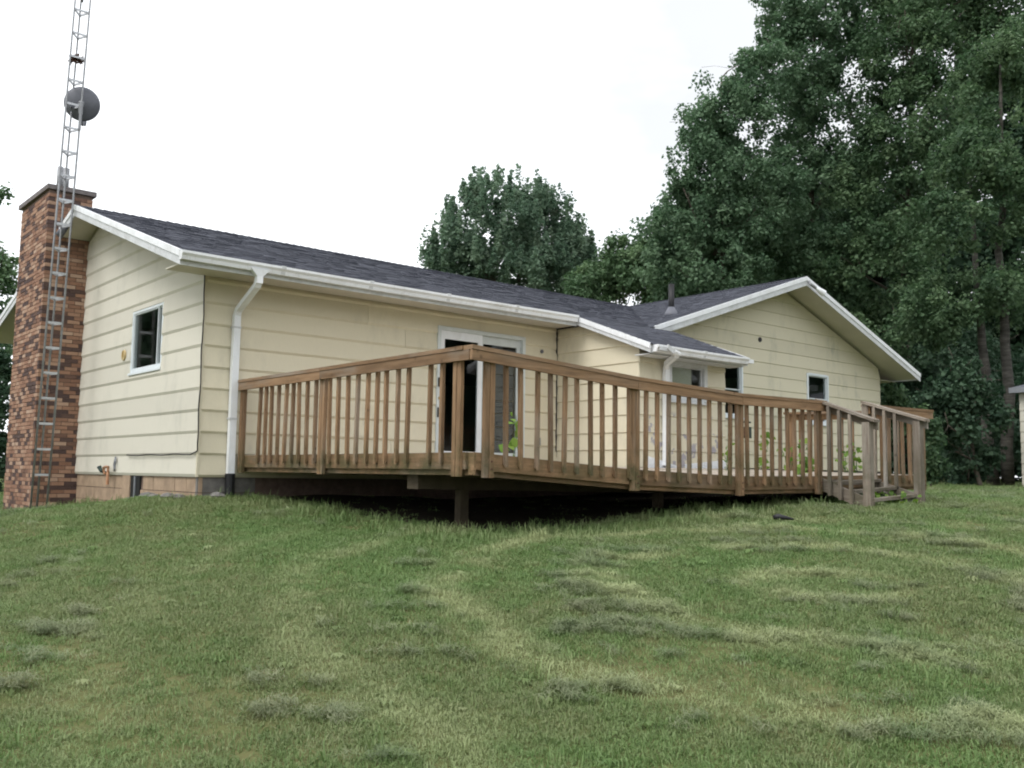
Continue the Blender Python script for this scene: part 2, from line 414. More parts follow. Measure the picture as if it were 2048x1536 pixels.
def np_mesh(name, verts, quads, mt, tone=None, parent=None, smooth=False):
    me = bpy.data.meshes.new(name)
    nv, nf = len(verts), len(quads)
    me.vertices.add(nv); me.vertices.foreach_set('co', verts.astype(np.float32).ravel())
    me.loops.add(nf * 4); me.loops.foreach_set('vertex_index', quads.astype(np.int32).ravel())
    me.polygons.add(nf); me.polygons.foreach_set('loop_start', np.arange(0, nf * 4, 4, dtype=np.int32))
    me.update(calc_edges=True)
    if tone is not None:
        a = me.attributes.new('tone', 'FLOAT', 'POINT'); a.data.foreach_set('value', tone.astype(np.float32))
    me.materials.append(mt)
    o = bpy.data.objects.new(name, me); COL.objects.link(o)
    if parent is not None: put(o, parent)
    return o

# ------------------------------------------------------------------ ground
CP = np.array([
 (-4.86,-11.9,-1.47),(0.6,0.2,-0.24),(0.6,-1.6,-0.35),(0.6,-3.27,-0.455),(0.6,-4.6,-0.50),(0.7,-5.1,-0.515),
 (1.55,-4.95,-0.495),(3.0,-4.95,-0.405),(4.8,-4.95,-0.305),(6.3,-5.3,-0.255),(7.5,-5.6,-0.185),(9.2,-5.0,-0.13),
 (-0.6,0.1,-0.30),(-0.6,3.1,-0.47),(-0.7,5.4,-0.63),(-0.75,7.2,-0.70),(-1.5,2.0,-0.56),(-2.4,-1.5,-0.68),(-8,6,-1.05),(-12,-4,-1.5),(-8,-20,-2.2),
 (5,-20,-1.7),(15,-14,-0.75),(12,-7,-0.24),(22.5,0,-0.05),(30,-8,-0.1),(20,20,0.1),(0,20,-0.5),(10,9,-0.1),(17.5,-1,-0.06),
 (4,-0.5,-0.30),(8,-2,-0.22),(-15,15,-1.2),(38,15,0.1)])
def _tps():
    n = len(CP); d2 = ((CP[:,None,:2] - CP[None,:,:2])**2).sum(-1)
    K = np.where(d2 > 0, 0.5 * d2 * np.log(d2 + 1e-12), 0) + np.eye(n) * 0.02
    P = np.c_[np.ones(n), CP[:,:2]]
    A = np.block([[K, P], [P.T, np.zeros((3, 3))]])
    return np.linalg.solve(A, np.r_[CP[:,2], 0, 0, 0])
_W = _tps()
def gz(x, y):
    x = np.atleast_1d(np.asarray(x, float)); y = np.atleast_1d(np.asarray(y, float))
    xc = np.clip(x, -25, 42); yc = np.clip(y, -28, 30)
    d2 = (xc[:,None] - CP[None,:,0])**2 + (yc[:,None] - CP[None,:,1])**2
    K = np.where(d2 > 0, 0.5 * d2 * np.log(d2 + 1e-12), 0)
    z = K @ _W[:len(CP)] + _W[-3] + _W[-2] * xc + _W[-1] * yc
    z += 0.018 * np.sin(x * 1.9 + y * 0.6) * np.sin(y * 1.4 - x * 0.5) + 0.010 * np.sin(x * 4.3 - y * 2.9)
    return z
def gz1(x, y): return float(gz([x], [y])[0])
def axis_grid(c0, c1, step, far):
    a = list(np.arange(c0, c1 + 1e-6, step)); s = step
    while a[-1] < far: s *= 1.35; a.append(a[-1] + s)
    s = step
    while a[0] > -far: s *= 1.35; a.insert(0, a[0] - s)
    return np.array(a)
gx = axis_grid(-12, 26, 0.25, 500); gy = axis_grid(-16, 12, 0.25, 500)
GX, GY = np.meshgrid(gx, gy, indexing='ij')
gv = np.c_[GX.ravel(), GY.ravel(), gz(GX.ravel(), GY.ravel())]
I, J = np.meshgrid(np.arange(len(gx)-1), np.arange(len(gy)-1), indexing='ij')
b = (I * len(gy) + J).ravel()
gq = np.c_[b, b + len(gy), b + len(gy) + 1, b + 1]
ground = np_mesh('ground', gv, gq, M_SOIL)
ground.data.polygons.foreach_set('use_smooth', [True] * len(ground.data.polygons))
tag(ground, kind='structure')

# ------------------------------------------------------------------ house
house = thing('house', (8.0, 4.0, 0.0), 'long cream lap-sided ranch house with dark shingle roof and gabled wing', 'house')

# roof planes
OV = 0.58                      # gable overhang at the eave; it narrows towards the ridge
OVR = 0.45
RY, RZ = 4.4, 4.365             # main ridge
EY, EZ = -0.62, 2.725          # main eave
SL = (RZ - EZ) / (RY - EY)
WRX, WRZ = 12.9, 4.385         # wing ridge
WL, WLZ, WR_, WRZ2 = 8.05, 2.765, 17.78, 2.685
SLL = (WRZ - WLZ) / (WRX - WL); SLR = (WRZ - WRZ2) / (WR_ - WRX)
BY, BZ = -2.25, 2.10           # bump-out eave
def z_main(y): return EZ + SL * (y - EY)
def z_wingl(x): return WRZ - SLL * (WRX - x)

def wall_backing(name, axis, c, thick, u0, u1, z0, ztop, holes, mt=None, cuts=()):
    """rectangular cells round the openings; ztop(u) is the wall's top line"""
    us = sorted(set([u0, u1] + list(cuts) + [h[0] for h in holes] + [h[1] for h in holes]))
    mb = MB()
    def cell(a, b_, za, zb0, zb1):
        if max(zb0, zb1) - za < 1e-3: return
        zb0 = max(zb0, za + 1e-3); zb1 = max(zb1, za + 1e-3)
        if axis == 'y': mb.hexa([(a,c,za),(b_,c,za),(b_,c+thick,za),(a,c+thick,za),(a,c,zb0),(b_,c,zb1),(b_,c+thick,zb1),(a,c+thick,zb0)])
        else: mb.hexa([(c,a,za),(c+thick,a,za),(c+thick,b_,za),(c,b_,za),(c,a,zb0),(c+thick,a,zb0),(c+thick,b_,zb1),(c,b_,zb1)])
    for a, b_ in zip(us[:-1], us[1:]):
        n = 1
        hs = sorted([h for h in holes if h[0] <= a + 1e-6 and h[1] >= b_ - 1e-6], key=lambda h: h[2])
        z = z0
        for h in hs:
            cell(a, b_, z, h[2], h[2]); z = h[3]
        cell(a, b_, z, ztop(a), ztop(b_))
    return mb.build(name, mt or M_DARK, house)

def plank_prof(z0, z1, lip, tb):
    return [(0.001, z0), (0.008, z0), (tb, z0 + lip), (0.007, z1 + 0.012), (0.001, z1 + 0.012)]
def plank(wall, axis, sgn, c, ua0, ub0, ua1, ub1, z0, z1, lip, tb, mt):
    """lap board; ua0..ub0 are its ends at the bottom, ua1..ub1 at the top"""
    pr = plank_prof(z0, z1, lip, tb)
    rings = []
    for end in (0, 1):
        r = []
        for o_, z in pr:
            t = min(1, max(0, (z - z0) / (z1 - z0)))
            u = (ua0 + (ua1 - ua0) * t) if end == 0 else (ub0 + (ub1 - ub0) * t)
            r.append((u, c + sgn * o_, z) if axis == 'y' else (c + sgn * o_, u, z))
        rings.append(r)
    return MB().loft(rings).build('siding_plank', mt, wall)
def run_planks(wall, axis, sgn, c, courses, segs_of, lip, tb, mt, holes=(), splits=()):
    for ci, (z0, z1) in enumerate(courses):
        a0, b0 = segs_of(z0); a1, b1 = segs_of(z1)
        spans = [(a0, b0, a1, b1)]
        # cut round openings
        for h in holes:
            if h[2] < z1 - 0.02 and h[3] > z0 + 0.02:
                ns = []
                for s in spans:
                    if s[1] <= h[0] or s[0] >= h[1]: ns.append(s); continue
                    if s[0] < h[0] - 0.02: ns.append((s[0], h[0], s[2], h[0]))
                    if s[1] > h[1] + 0.02: ns.append((h[1], s[1], h[1], s[3]))
                spans = ns
        for h in holes:
            if h[2] < z1 - 0.02 and h[3] > z0 + 0.02:
                if h[2] > z0 + 0.015: plank(wall, axis, sgn, c, h[0], h[1], h[0], h[1], z0, h[2] - 0.012, min(lip, (h[2] - z0) * 0.4), tb, mt)
                if h[3] < z1 - 0.015: plank(wall, axis, sgn, c, h[0], h[1], h[0], h[1], h[3], z1, 0.004, tb * 0.7, mt)
        sp = splits[ci % len(splits)] if splits else None
        out = []
        for s in spans:
            if sp is not None and s[0] + 0.3 < sp < s[1] - 0.3:
                out += [(s[0], sp - 0.003, s[2], sp - 0.003), (sp + 0.003, s[1], sp + 0.003, s[3])]
            else: out.append(s)
        for s in out:
            if s[1] - s[0] < 0.02 and s[3] - s[2] < 0.02: continue
            jit = random.uniform(-0.0015, 0.0015)
            plank(wall, axis, sgn, c, *s, z0 + jit, z1 + jit, lip, tb, mt)

S = 0.28
# openings  (u0,u1,z0,z1)
DOOR = (3.69, 5.48, 0.27, 2.37)
GWIN = (1.45, 2.70, 1.53, 2.45)
WW1 = (10.61, 11.46, 1.34, 2.46)
WW2 = (13.84, 14.69, 1.34, 2.45)
BWIN = (6.90, 7.86, 1.33, 1.96)
# long wall (faces the viewer)
WTOP = 2.62
longw = wall_backing('long_wall', 'y', 0.0, 0.12, 0.0, 8.6, 0.0, lambda u: WTOP, [DOOR])
main_c = [(i * S, min((i + 1) * S, WTOP)) for i in range(10) if i * S < WTOP - 0.02]
run_planks(longw, 'y', -1, 0.0, main_c, lambda z: (0.0, 6.235), 0.032, 0.031, M_SIDE, [DOOR], [None, 2.9, None, 1.7, None, 2.2, None, 3.1, 2.44])
# left gable wall
def gtop(y): return min(z_main(y), z_main(2 * RY - y)) - 0.17
gw = wall_backing('gable_wall', 'x', 0.0, 0.12, 0.121, 8.8, 0.0, gtop, [GWIN], cuts=(RY,))
def gable_seg(z):
    y0 = 0.0 if z <= gtop(0) else RY - (gtop(RY) - z) / SL
    y1 = min(5.155, RY + max(0, (gtop(RY) - z)) / SL)
    return (min(y0, RY), max(y1, RY))
g_c = [(i * S, min((i + 1) * S, gtop(RY) - 0.01)) for i in range(15) if i * S < gtop(RY) - 0.05]
run_planks(gw, 'x', -1, 0.0, g_c, gable_seg, 0.038, 0.025, M_SIDEG, [GWIN], [None])
MB().box(-0.03, -0.0005, -0.03, -0.0005, 0.0, 2.60).build('corner_board', M_SIDE, gw)
# wing gable wall
def wtop(x): return min(z_wingl(x), WRZ - SLR * (x - WRX)) - 0.16
wingw = wall_backing('wing_wall', 'y', 0.003, 0.12, 8.61, 17.03, 0.25, wtop, [WW1, WW2], cuts=(WRX,))
def wing_seg(z):
    zt = wtop(WRX)
    x0 = max(8.62, WRX - max(0, zt - z) / SLL); x1 = min(17.03, WRX + max(0, zt - z) / SLR)
    return (x0, x1)
w0 = 2.2529 - 7 * S
w_c = [(w0 + i * S, min(w0 + (i + 1) * S, wtop(WRX) - 0.02)) for i in range(16) if w0 + i * S < wtop(WRX) - 0.06]
run_planks(wingw, 'y', -1, 0.003, w_c, wing_seg, 0.012, 0.021, M_SIDEW, [WW1, WW2], [None])
# bump-out walls
BX0, BX1, BYW = 6.24, 8.37, -1.887
SB = 0.275
b0 = -0.0532 + SB
def btop_side(y): return BZ + (EZ - BZ) * (y - BY) / (EY - BY) - 0.06
bf = wall_backing('bump_front_wall', 'y', BYW, 0.12, BX0, BX1, b0 - 0.02, lambda u: 2.16, [BWIN])
b_c = [(b0 + i * SB, min(b0 + (i + 1) * SB, 2.10)) for i in range(8) if b0 + i * SB < 2.05]
run_planks(bf, 'y', -1, BYW, b_c, lambda z: (BX0 - 0.02, BX1 + 0.015), 0.012, 0.024, M_PEEL, [BWIN])
bl = wall_backing('bump_side_wall', 'x', BX0, 0.12, BYW + 0.121, -0.001, b0 - 0.02, lambda y: min(WTOP, btop_side(y) if y < EY else WTOP), [], cuts=(EY - 0.01, EY))
def bside_seg(z):
    y0 = BYW if z <= btop_side(BYW) else BY + (z + 0.06 - BZ) / (EZ - BZ) * (EY - BY)
    return (min(y0, -0.03), -0.03)
bs_c = [(b0 + i * SB, min(b0 + (i + 1) * SB, 2.58)) for i in range(9) if b0 + i * SB < 2.5]
run_planks(bl, 'x', -1, BX0, bs_c, bside_seg, 0.014, 0.026, M_SIDE, [])
wall_backing('bump_far_wall', 'x', BX1 - 0.12, 0.12, BYW + 0.121, -0.001, b0 - 0.02, lambda y: min(2.5, btop_side(y)), [], M_SIDEW)
# remaining outer walls, floor and ceiling
MB().box(0.12, 17.03, 8.7, 8.8, 0, 2.6).build('back_wall', M_SIDE, house)
MB().box(16.93, 17.03, 0.125, 8.69, 0.0, 2.55).build('far_end_wall', M_SIDEW, house)
MB().box(0.125, 16.92, 0.125, 8.69, 0.1, 0.2).build('interior_floor', M_DARK, house)
MB().box(0.125, 16.92, 0.125, 8.69, 2.5, 2.58).build('interior_ceiling', M_DARK, house)
MB().box(BX0 + 0.125, BX1 - 0.125, BYW + 0.125, -0.005, 0.15, 0.2).build('interior_floor', M_DARK, house)
MB().box(5.4, 5.5, 2.6, 7.8, 0.2, 2.5).build('interior_partition', M_DARK, house)
MB().box(8.6, 17, 2.2, 2.3, 0.2, 2.5).build('interior_partition', M_DARK, house)
MB().box(0.2, 5.35, 4.4, 4.5, 0.2, 2.5).build('interior_partition', M_DARK, house)

# foundation of painted blocks
fd = MB().box(0.03, 17.0, 0.03, 8.78, -1.2, -0.001).build('foundation', M_MORTAR, house)
def blocks(axis, c, u0, u1, zs, mt, skip=()):
    for r, z in enumerate(zs):
        u = u0 - (0.2 if r % 2 else 0)
        while u < u1:
            a, b_ = max(u, u0) + 0.005, min(u + 0.4, u1) - 0.005
            if b_ - a > 0.05 and not any(s0 < (a + b_) / 2 < s1 and z > sz for s0, s1, sz in skip):
                d = random.uniform(0.0, 0.006)
                if axis == 'x': MB().box(c - d, c + 0.05, a, b_, z + 0.005, z + 0.195).build('foundation_block', mt, fd)
                else: MB().box(a, b_, c - d, c + 0.05, z + 0.005, z + 0.195).build('foundation_block', mt, fd)
            u += 0.4
blocks('x', 0.02, 0.0, 5.15, (-0.20, -0.40, -0.60), M_TANBLK, [(2.1, 2.8, -0.3)])
blocks('y', 0.02, 0.0, 0.8, (-0.20, -0.40), M_STONE)
MB().box(0.004, 0.03, 2.10, 2.47, -0.34, -0.008).build('crawl_vent', M_BLACK, fd)
MB().box(-0.012, 0.003, 2.26, 2.30, -0.34, -0.01).build('vent_post', M_GREYBOX, fd)
MB().box(-0.01, 0.06, 2.48, 2.80, -0.42, -0.004).build('vent_jamb', M_TANBLK, fd)

# ------------------------------------------------------------------ roof
roof = bpy.data.objects.new('roof', None); COL.objects.link(roof); WORLD_LOC['roof'] = Vector((0, 0, 0)); put(roof, house)
TH = 0.13
def slab(name, pts, mt, th=TH):
    """pts: 4 top points ccw from above"""
    lo = [(p[0], p[1], p[2] - th) for p in pts]
    return MB().hexa(lo + list(pts)).build(name, mt, roof)
slab('roof_deck', [(-OV, EY, EZ), (WL + 0.06, EY, EZ), (12.84, RY, RZ), (-OVR, RY, RZ)], M_SOFFIT)
slab('roof_deck', [(0.03, RY, RZ), (12.84, RY, RZ), (12.84, 9.42, EZ), (0.03, 9.42, EZ)], M_SOFFIT)
slab('roof_deck', [(-OVR, RY, RZ), (0.03, RY, RZ), (0.03, 5.15, RZ - SL * (5.15 - RY)), (-OVR - 0.02, 5.15, RZ - SL * (5.15 - RY))], M_SOFFIT)
slab('roof_deck', [(-OVR - 0.07, 7.03, RZ - SL * (7.03 - RY)), (0.03, 7.03, RZ - SL * (7.03 - RY)), (0.03, 9.42, EZ), (-OV, 9.42, EZ)], M_SOFFIT)
WY0 = -0.62
slab('roof_deck', [(WL, WY0, WLZ), (WRX, WY0, WRZ), (WRX, 9.4, WRZ), (WL, 9.4, WLZ)], M_SOFFIT, 0.11)
slab('roof_deck', [(WRX, WY0, WRZ), (WR_, WY0, WRZ2), (WR_, 9.4, WRZ2), (WRX, 9.4, WRZ)], M_SOFFIT, 0.11)
slab('roof_deck', [(6.08, BY, BZ), (8.50, BY, BZ), (8.50, EY + 0.05, EZ - 0.006), (6.08, EY + 0.05, EZ - 0.006)], M_SOFFIT, 0.08)
# soffits
MB().box(-OV + 0.03, 6.235, EY + 0.02, -0.03, 2.60, 2.615).build('soffit', M_SOFFIT, roof)

def shingles(name, o, ud, vd, ulen, vlen, keep, expo=0.142, skew=0.0):
    """tabs laid course over course: o eave corner, ud along eave, vd up the slope"""
    o, ud, vd = Vector(o), Vector(ud).normalized(), Vector(vd).normalized()
    n = ud.cross(vd).normalized()
    if n.z < 0: n = -n
    mb = MB(); j = 0; v = -0.015
    while v < vlen:
        u = -random.uniform(0, 0.2)
        v1 = min(v + expo + 0.03, vlen)
        while u < ulen:
            w = random.choice((0.12, 0.16, 0.2, 0.27, 0.33))
            a, b_ = max(u, -0.01 + skew * max(v, 0)), min(u + w, ulen + 0.01)
            if b_ - a > 0.02:
                c = o + ud * (a + b_) / 2 + vd * (v + expo / 2)
                if keep(c):
                    t = random.choice((0.007, 0.009, 0.011, 0.013)); sg = random.uniform(-0.006, 0.004)
                    p0, p1 = o + ud * a + vd * (v + sg), o + ud * b_ + vd * (v + sg)
                    q1, q0 = o + ud * b_ + vd * v1, o + ud * a + vd * v1
                    lo = n * 0.001; hi = n * t; hh = n * 0.003
                    mb.hexa([p0 + lo, p1 + lo, q1 + lo, q0 + lo, p0 + hi, p1 + hi, q1 + hh, q0 + hh])
            u += w
        v += expo; j += 1
    ob = mb.build(name, M_SHING, roof)
    return tag(ob, kind='stuff')
vn = Vector((0, RY - EY, RZ - EZ))
shingles('shingles', (-OV - 0.02, EY - 0.02, EZ), (1, 0, 0), vn, 13.5, vn.length + 0.02, lambda c: z_main(c.y) > z_wingl(c.x) - 0.03, skew=(OV - OVR) / vn.length)
vb = Vector((0, EY - BY, EZ - BZ))
shingles('shingles', (6.06, BY - 0.03, BZ + 0.004), (1, 0, 0), vb, 2.46, vb.length + 0.03, lambda c: True)
vf = Vector((0, RY - 9.42, RZ - EZ))
shingles('shingles', (0.03, 9.42, EZ), (1, 0, 0), vf, 12.8, vf.length, lambda c: z_main(2 * RY - c.y) > z_wingl(c.x) - 0.03, 0.3)
shingles('shingles', (-OVR - 0.03, 5.15, RZ - SL * (5.15 - RY)), (1, 0, 0), vf, 0.48, (5.15 - RY) / (9.42 - RY) * vf.length, lambda c: True)
vw = Vector((WRX - WL, 0, WRZ - WLZ))
shingles('shingles', (WL - 0.02, WY0 - 0.02, WLZ), (0, 1, 0), vw, 10.0, vw.length + 0.02, lambda c: z_wingl(c.x) > min(z_main(c.y), z_main(2 * RY - c.y)) - 0.03)
vr = Vector((WRX - WR_, 0, WRZ - WRZ2))
shingles('shingles', (WR_, WY0 - 0.02, WRZ2), (0, 1, 0), vr, 10.0, vr.length, lambda c: True, 0.2)
def ridge_cap(a, b_, side):
    a, b_ = Vector(a), Vector(b_); L = (b_ - a).length; d = (b_ - a).normalized(); n = int(L / 0.15)
    mb = MB()
    for i in range(n):
        p = a + d * (i * L / n); q = a + d * ((i + 1.3) * L / n)
        for s, (dx, dz) in ((1, side[0]), (-1, side[1])):
            w = Vector(side[2]) * s * 0.14
            lift0 = Vector((0, 0, 0.030 + random.uniform(0, 0.006))); lift1 = Vector((0, 0, 0.018))
            mb.hexa([p + lift0 * 0.5, q + lift1 * 0.5, q + w + Vector((0, 0, -dz)) + lift1 * 0.5, p + w + Vector((0, 0, -dz)) + lift0 * 0.5,
                     p + lift0, q + lift1, q + w + Vector((0, 0, -dz)) + lift1, p + w + Vector((0, 0, -dz)) + lift0])
    return tag(mb.build('ridge_cap', M_SHING, roof), kind='stuff')
ridge_cap((-OVR - 0.02, RY, RZ), (12.8, RY, RZ), ((0, 0.14 * SL), (0, 0.14 * SL), (0, 1, 0)))
ridge_cap((WRX, WY0 - 0.02, WRZ), (WRX, 9.4, WRZ), ((0, 0.14 * SLL), (0, 0.14 * SLL), (1, 0, 0)))

# rake boards: a lower weathered board and a bright metal drip trim over it
def rake(a, b_, axis, out, hb, ht, name='rake_board'):
    a, b_ = Vector(a), Vector(b_)
    o_ = Vector(out)
    def strip(z0, z1, t, mt, nm):
        q = []
        for zz in (z0, z1):
            q += [a + Vector((0, 0, zz)), b_ + Vector((0, 0, zz)), b_ + o_ * t + Vector((0, 0, zz)), a + o_ * t + Vector((0, 0, zz))]
        MB().hexa(q).build(nm, mt, roof)
    strip(-hb, -ht + 0.006, 0.022, M_TRIM, name)
    strip(-ht, 0.022, 0.036, M_WHITE, 'rake_trim')
rake((-OV, EY - 0.02, EZ), (-OVR, RY, RZ), 'x', (-1, 0, 0), 0.165, 0.062)
rake((-OVR, RY + 0.002, RZ), (-OVR - 0.02, 5.15, RZ - SL * (5.15 - RY)), 'x', (-1, 0, 0), 0.165, 0.062)
rake((-OVR - 0.07, 7.03, RZ - SL * (7.03 - RY)), (-OV, 9.46, EZ - 0.01), 'x', (-1, 0, 0), 0.165, 0.062)
rake((WL - 0.02, WY0, WLZ), (WRX, WY0, WRZ), 'y', (0, -1, 0), 0.175, 0.065)
rake((WRX + 0.002, WY0, WRZ), (WR_ + 0.03, WY0, WRZ2), 'y', (0, -1, 0), 0.175, 0.065)
rake((6.08, BY - 0.02, BZ), (6.08, EY - 0.02, EZ - 0.015), 'x', (-1, 0, 0), 0.125, 0.06)
rake((8.50, BY - 0.02, BZ), (8.50, EY - 0.02, EZ - 0.015), 'x', (1, 0, 0), 0.125, 0.06)
MB().box(-OV + 0.001, 6.07, EY - 0.022, EY - 0.001, EZ - 0.165, EZ - 0.004).build('fascia', M_TRIM, roof)
MB().box(6.10, 8.49, BY - 0.022, BY - 0.001, BZ - 0.125, BZ - 0.004).build('fascia', M_TRIM, roof)
MB().box(WR_ + 0.001, WR_ + 0.022, WY0, 9.4, WRZ2 - 0.14, WRZ2 - 0.004).build('fascia', M_TRIM, roof)
MB().box(6.10, 8.49, BYW - 0.33, BYW - 0.03, BZ - 0.14, BZ - 0.125).build('soffit', M_TRIM, roof)
MB().box(17.04, WR_ - 0.01, -0.02, 8.8, 2.53, 2.545).build('soffit', M_SOFFIT, roof)
# bulb at the apex of the wing: small floodlight with a white lamp
fl = MB().tube([(12.95, -0.66, 4.30), (12.95, -0.70, 4.24), (13.12, -0.74, 4.16)], [0.03, 0.03, 0.035], 8).build('apex_floodlight', M_GALV, roof)
MB().tube([(13.10, -0.735, 4.17), (13.2, -0.77, 4.12), (13.30, -0.80, 4.07)], [0.035, 0.06, 0.075], 10).build('lamp_bulb', M_WHITE, fl)

# gutters (K profile) and downspouts
def gutter(x0, x1, y, z, name='gutter', sag=0.0):
    prof = [(0, 0), (0, -0.105), (-0.070, -0.105), (-0.082, -0.060), (-0.108, -0.030), (-0.108, 0.0), (-0.098, 0.0), (-0.098, -0.024), (-0.072, -0.056), (-0.062, -0.097), (-0.008, -0.097), (-0.008, 0)]
    n = 12; rings = []
    for i in range(n + 1):
        t = i / n; x = x0 + (x1 - x0) * t
        dz = -sag * math.sin(math.pi * t)
        rings.append([(x, y + p[0], z + p[1] + dz) for p in prof])
    g = MB().loft(rings).build(name, M_WHITE, house)
    for xx in (x0 - 0.003, x1 + 0.003):
        MB().loft([[(xx - 0.003, y + p[0], z + p[1]) for p in prof[:6]], [(xx + 0.003, y + p[0], z + p[1]) for p in prof[:6]]]).build('end_cap', M_WHITE, g)
    k = int((x1 - x0) / 1.5)
    for i in range(1, k + 1):
        xx = x0 + (x1 - x0) * i / (k + 1)
        MB().loft([[(xx - 0.03, y + p[0] * 1.03, z + p[1] * 1.04 + 0.002) for p in prof[:6]], [(xx + 0.03, y + p[0] * 1.03, z + p[1] * 1.04 + 0.002) for p in prof[:6]]]).build('joint_sleeve', M_TRIM, g)
    return g
g1 = gutter(-OV - 0.03, 6.02, EY - 0.024, EZ - 0.002, sag=0.01)
g2 = gutter(6.12, 8.42, BY - 0.024, BZ - 0.002, sag=0.008)
MB().box(8.43, 8.58, BY - 0.10, BY - 0.04, BZ - 0.085, BZ - 0.02).build('outlet_stub', M_WHITE, g2)
MB().box(6.14, 6.34, BY - 0.142, BY - 0.134, BZ - 0.09, BZ - 0.03).build('bent_flap', M_TRIM, g2)
MB().beam((6.30, BY - 0.15, BZ - 0.02), (6.45, BY - 0.145, BZ - 0.085), 0.02, 0.07).build('bent_flap', M_TRIM, g2)
ds = MB()
ds.loft([[(0.27, EY - 0.12, 2.64), (0.53, EY - 0.12, 2.64), (0.53, EY - 0.03, 2.64), (0.27, EY - 0.03, 2.64)],
         [(0.36, EY - 0.11, 2.55), (0.44, EY - 0.11, 2.55), (0.44, EY - 0.04, 2.55), (0.36, EY - 0.04, 2.55)],
         [(0.36, EY - 0.11, 2.46), (0.44, EY - 0.11, 2.46), (0.44, EY - 0.04, 2.46), (0.36, EY - 0.04, 2.46)]])
ds.rect_tube([(0.40, EY - 0.075, 2.52), (0.40, EY - 0.03, 2.44), (0.40, -0.12, 2.19), (0.40, -0.075, 2.12), (0.40, -0.075, 2.0)], 0.085, 0.065)
ds.rect_tube([(0.40, -0.075, 2.13), (0.40, -0.075, 1.0), (0.40, -0.075, 0.03)], 0.09, 0.07)
dso = ds.build('downspout', M_WHITE, house)
for zz in (1.95, 0.75):
    MB().box(0.345, 0.455, -0.115, -0.028, zz, zz + 0.025).build('strap', M_TRIM, dso)
MB().tube([(0.40, -0.078, 0.05), (0.40, -0.08, -0.16), (0.40, -0.09, -0.30)], [0.065, 0.06, 0.06], 12).build('drain_boot', M_BLACK, dso)
d2 = MB()
d2.rect_tube([(6.56, BY - 0.075, 2.02), (6.60, BY - 0.07, 1.97), (6.70, BYW - 0.16, 1.88), (6.79, BYW - 0.075, 1.80), (6.79, BYW - 0.07, 1.62)], 0.085, 0.07)
d2.rect_tube([(6.79, BYW - 0.07, 1.75), (6.79, BYW - 0.07, 1.0), (6.79, BYW - 0.07, 0.27)], 0.095, 0.072)
d2.tube([(6.50, BY - 0.09, 2.03), (6.64, BY - 0.085, 1.99)], [0.05, 0.05], 10)
d2.build('downspout', M_WHITE, house)

# plumbing vent on the wing slope
vp = Vector((9.62, 0.32, z_wingl(9.62)))
vpo = MB().tube([vp + Vector((0, 0, -0.1)), vp + Vector((0, 0, 0.62))], 0.058, 14).build('vent_pipe', M_BLACK, house, True)
MB().tube([vp + Vector((0, 0, -0.04)), vp + Vector((0, 0, 0.03)), vp + Vector((0, 0, 0.16))], [0.17, 0.13, 0.062], 14).build('flashing_boot', M_DISH, vpo, True)

# ------------------------------------------------------------------ windows and door
def window(name, axis, c, h, panes, mt=M_FRAME, fw=0.055, proud=0.035, label=None):
    """axis 'y': faces -Y in plane y=c ; axis 'x': faces -X in plane x=c. panes: list of (u0,u1,z0,z1) fractions"""
    u0, u1, z0, z1 = h
    def bx(mb, a0, a1, d0, d1, b0_, b1_):
        if axis == 'y': mb.box(a0, a1, c - d1, c - d0, b0_, b1_)
        else: mb.box(c - d1, c - d0, a0, a1, b0_, b1_)
    w = bpy.data.objects.new(name, None); COL.objects.link(w); WORLD_LOC[w.name] = Vector((0, 0, 0)); put(w, house)
    f = MB()
    bx(f, u0 - 0.012, u0 + fw, -0.07, proud, z0, z1); bx(f, u1 - fw, u1 + 0.012, -0.07, proud, z0, z1)
    bx(f, u0 + fw, u1 - fw, -0.07, proud - 0.003, z1 - fw, z1 + 0.012); bx(f, u0 + fw, u1 - fw, -0.07, proud - 0.003, z0 - 0.012, z0 + fw)
    f.build('frame', mt, w)
    s = MB(); bx(s, u0 - 0.03, u1 + 0.03, -0.02, proud + 0.025, z0 - 0.045, z0 - 0.012); s.build('sill', mt, w)
    U0, U1, Z0, Z1 = u0 + fw, u1 - fw, z0 + fw, z1 - fw
    for (a, b_, e, g, dep) in panes:
        a, b_ = U0 + (U1 - U0) * a, U0 + (U1 - U0) * b_; e, g = Z0 + (Z1 - Z0) * e, Z0 + (Z1 - Z0) * g
        t = 0.020
        sa = MB()
        bx(sa, a, a + t, -0.055 + dep, -0.012 + dep, e, g); bx(sa, b_ - t, b_, -0.055 + dep, -0.012 + dep, e, g)
        bx(sa, a + t, b_ - t, -0.054 + dep, -0.013 + dep, g - t, g); bx(sa, a + t, b_ - t, -0.054 + dep, -0.013 + dep, e, e + t)
        sash = sa.build('sash', mt, w)
        p = MB(); bx(p, a + t, b_ - t, -0.036 + dep, -0.030 + dep, e + t, g - t); p.build('pane', M_GLASS, w)
    return w
window('window', 'x', 0.0, GWIN, [(0.0, 0.17, 0, 1, 0.0), (0.15, 1.0, 0, 1, 0.012)], fw=0.036, proud=0.014)
window('window', 'y', 0.003, WW1, [(0, 1, 0, 0.5, 0.0), (0, 1, 0.49, 1, 0.014)], fw=0.045)
window('window', 'y', 0.003, WW2, [(0, 1, 0, 0.5, 0.0), (0, 1, 0.49, 1, 0.014)], fw=0.045)
bw = window('window', 'y', BYW, BWIN, [(0, 1, 0, 1, 0.0)], M_TRIM, 0.07, 0.045)
MB().box(6.97, 7.56, BYW + 0.045, BYW + 0.05, 1.34, 1.94).build('roller_blind', M_BLIND, bw)
MB().box(6.97, 7.56, BYW + 0.041, BYW + 0.044, 1.60, 1.606).build('blind_seam', M_DISH, bw)
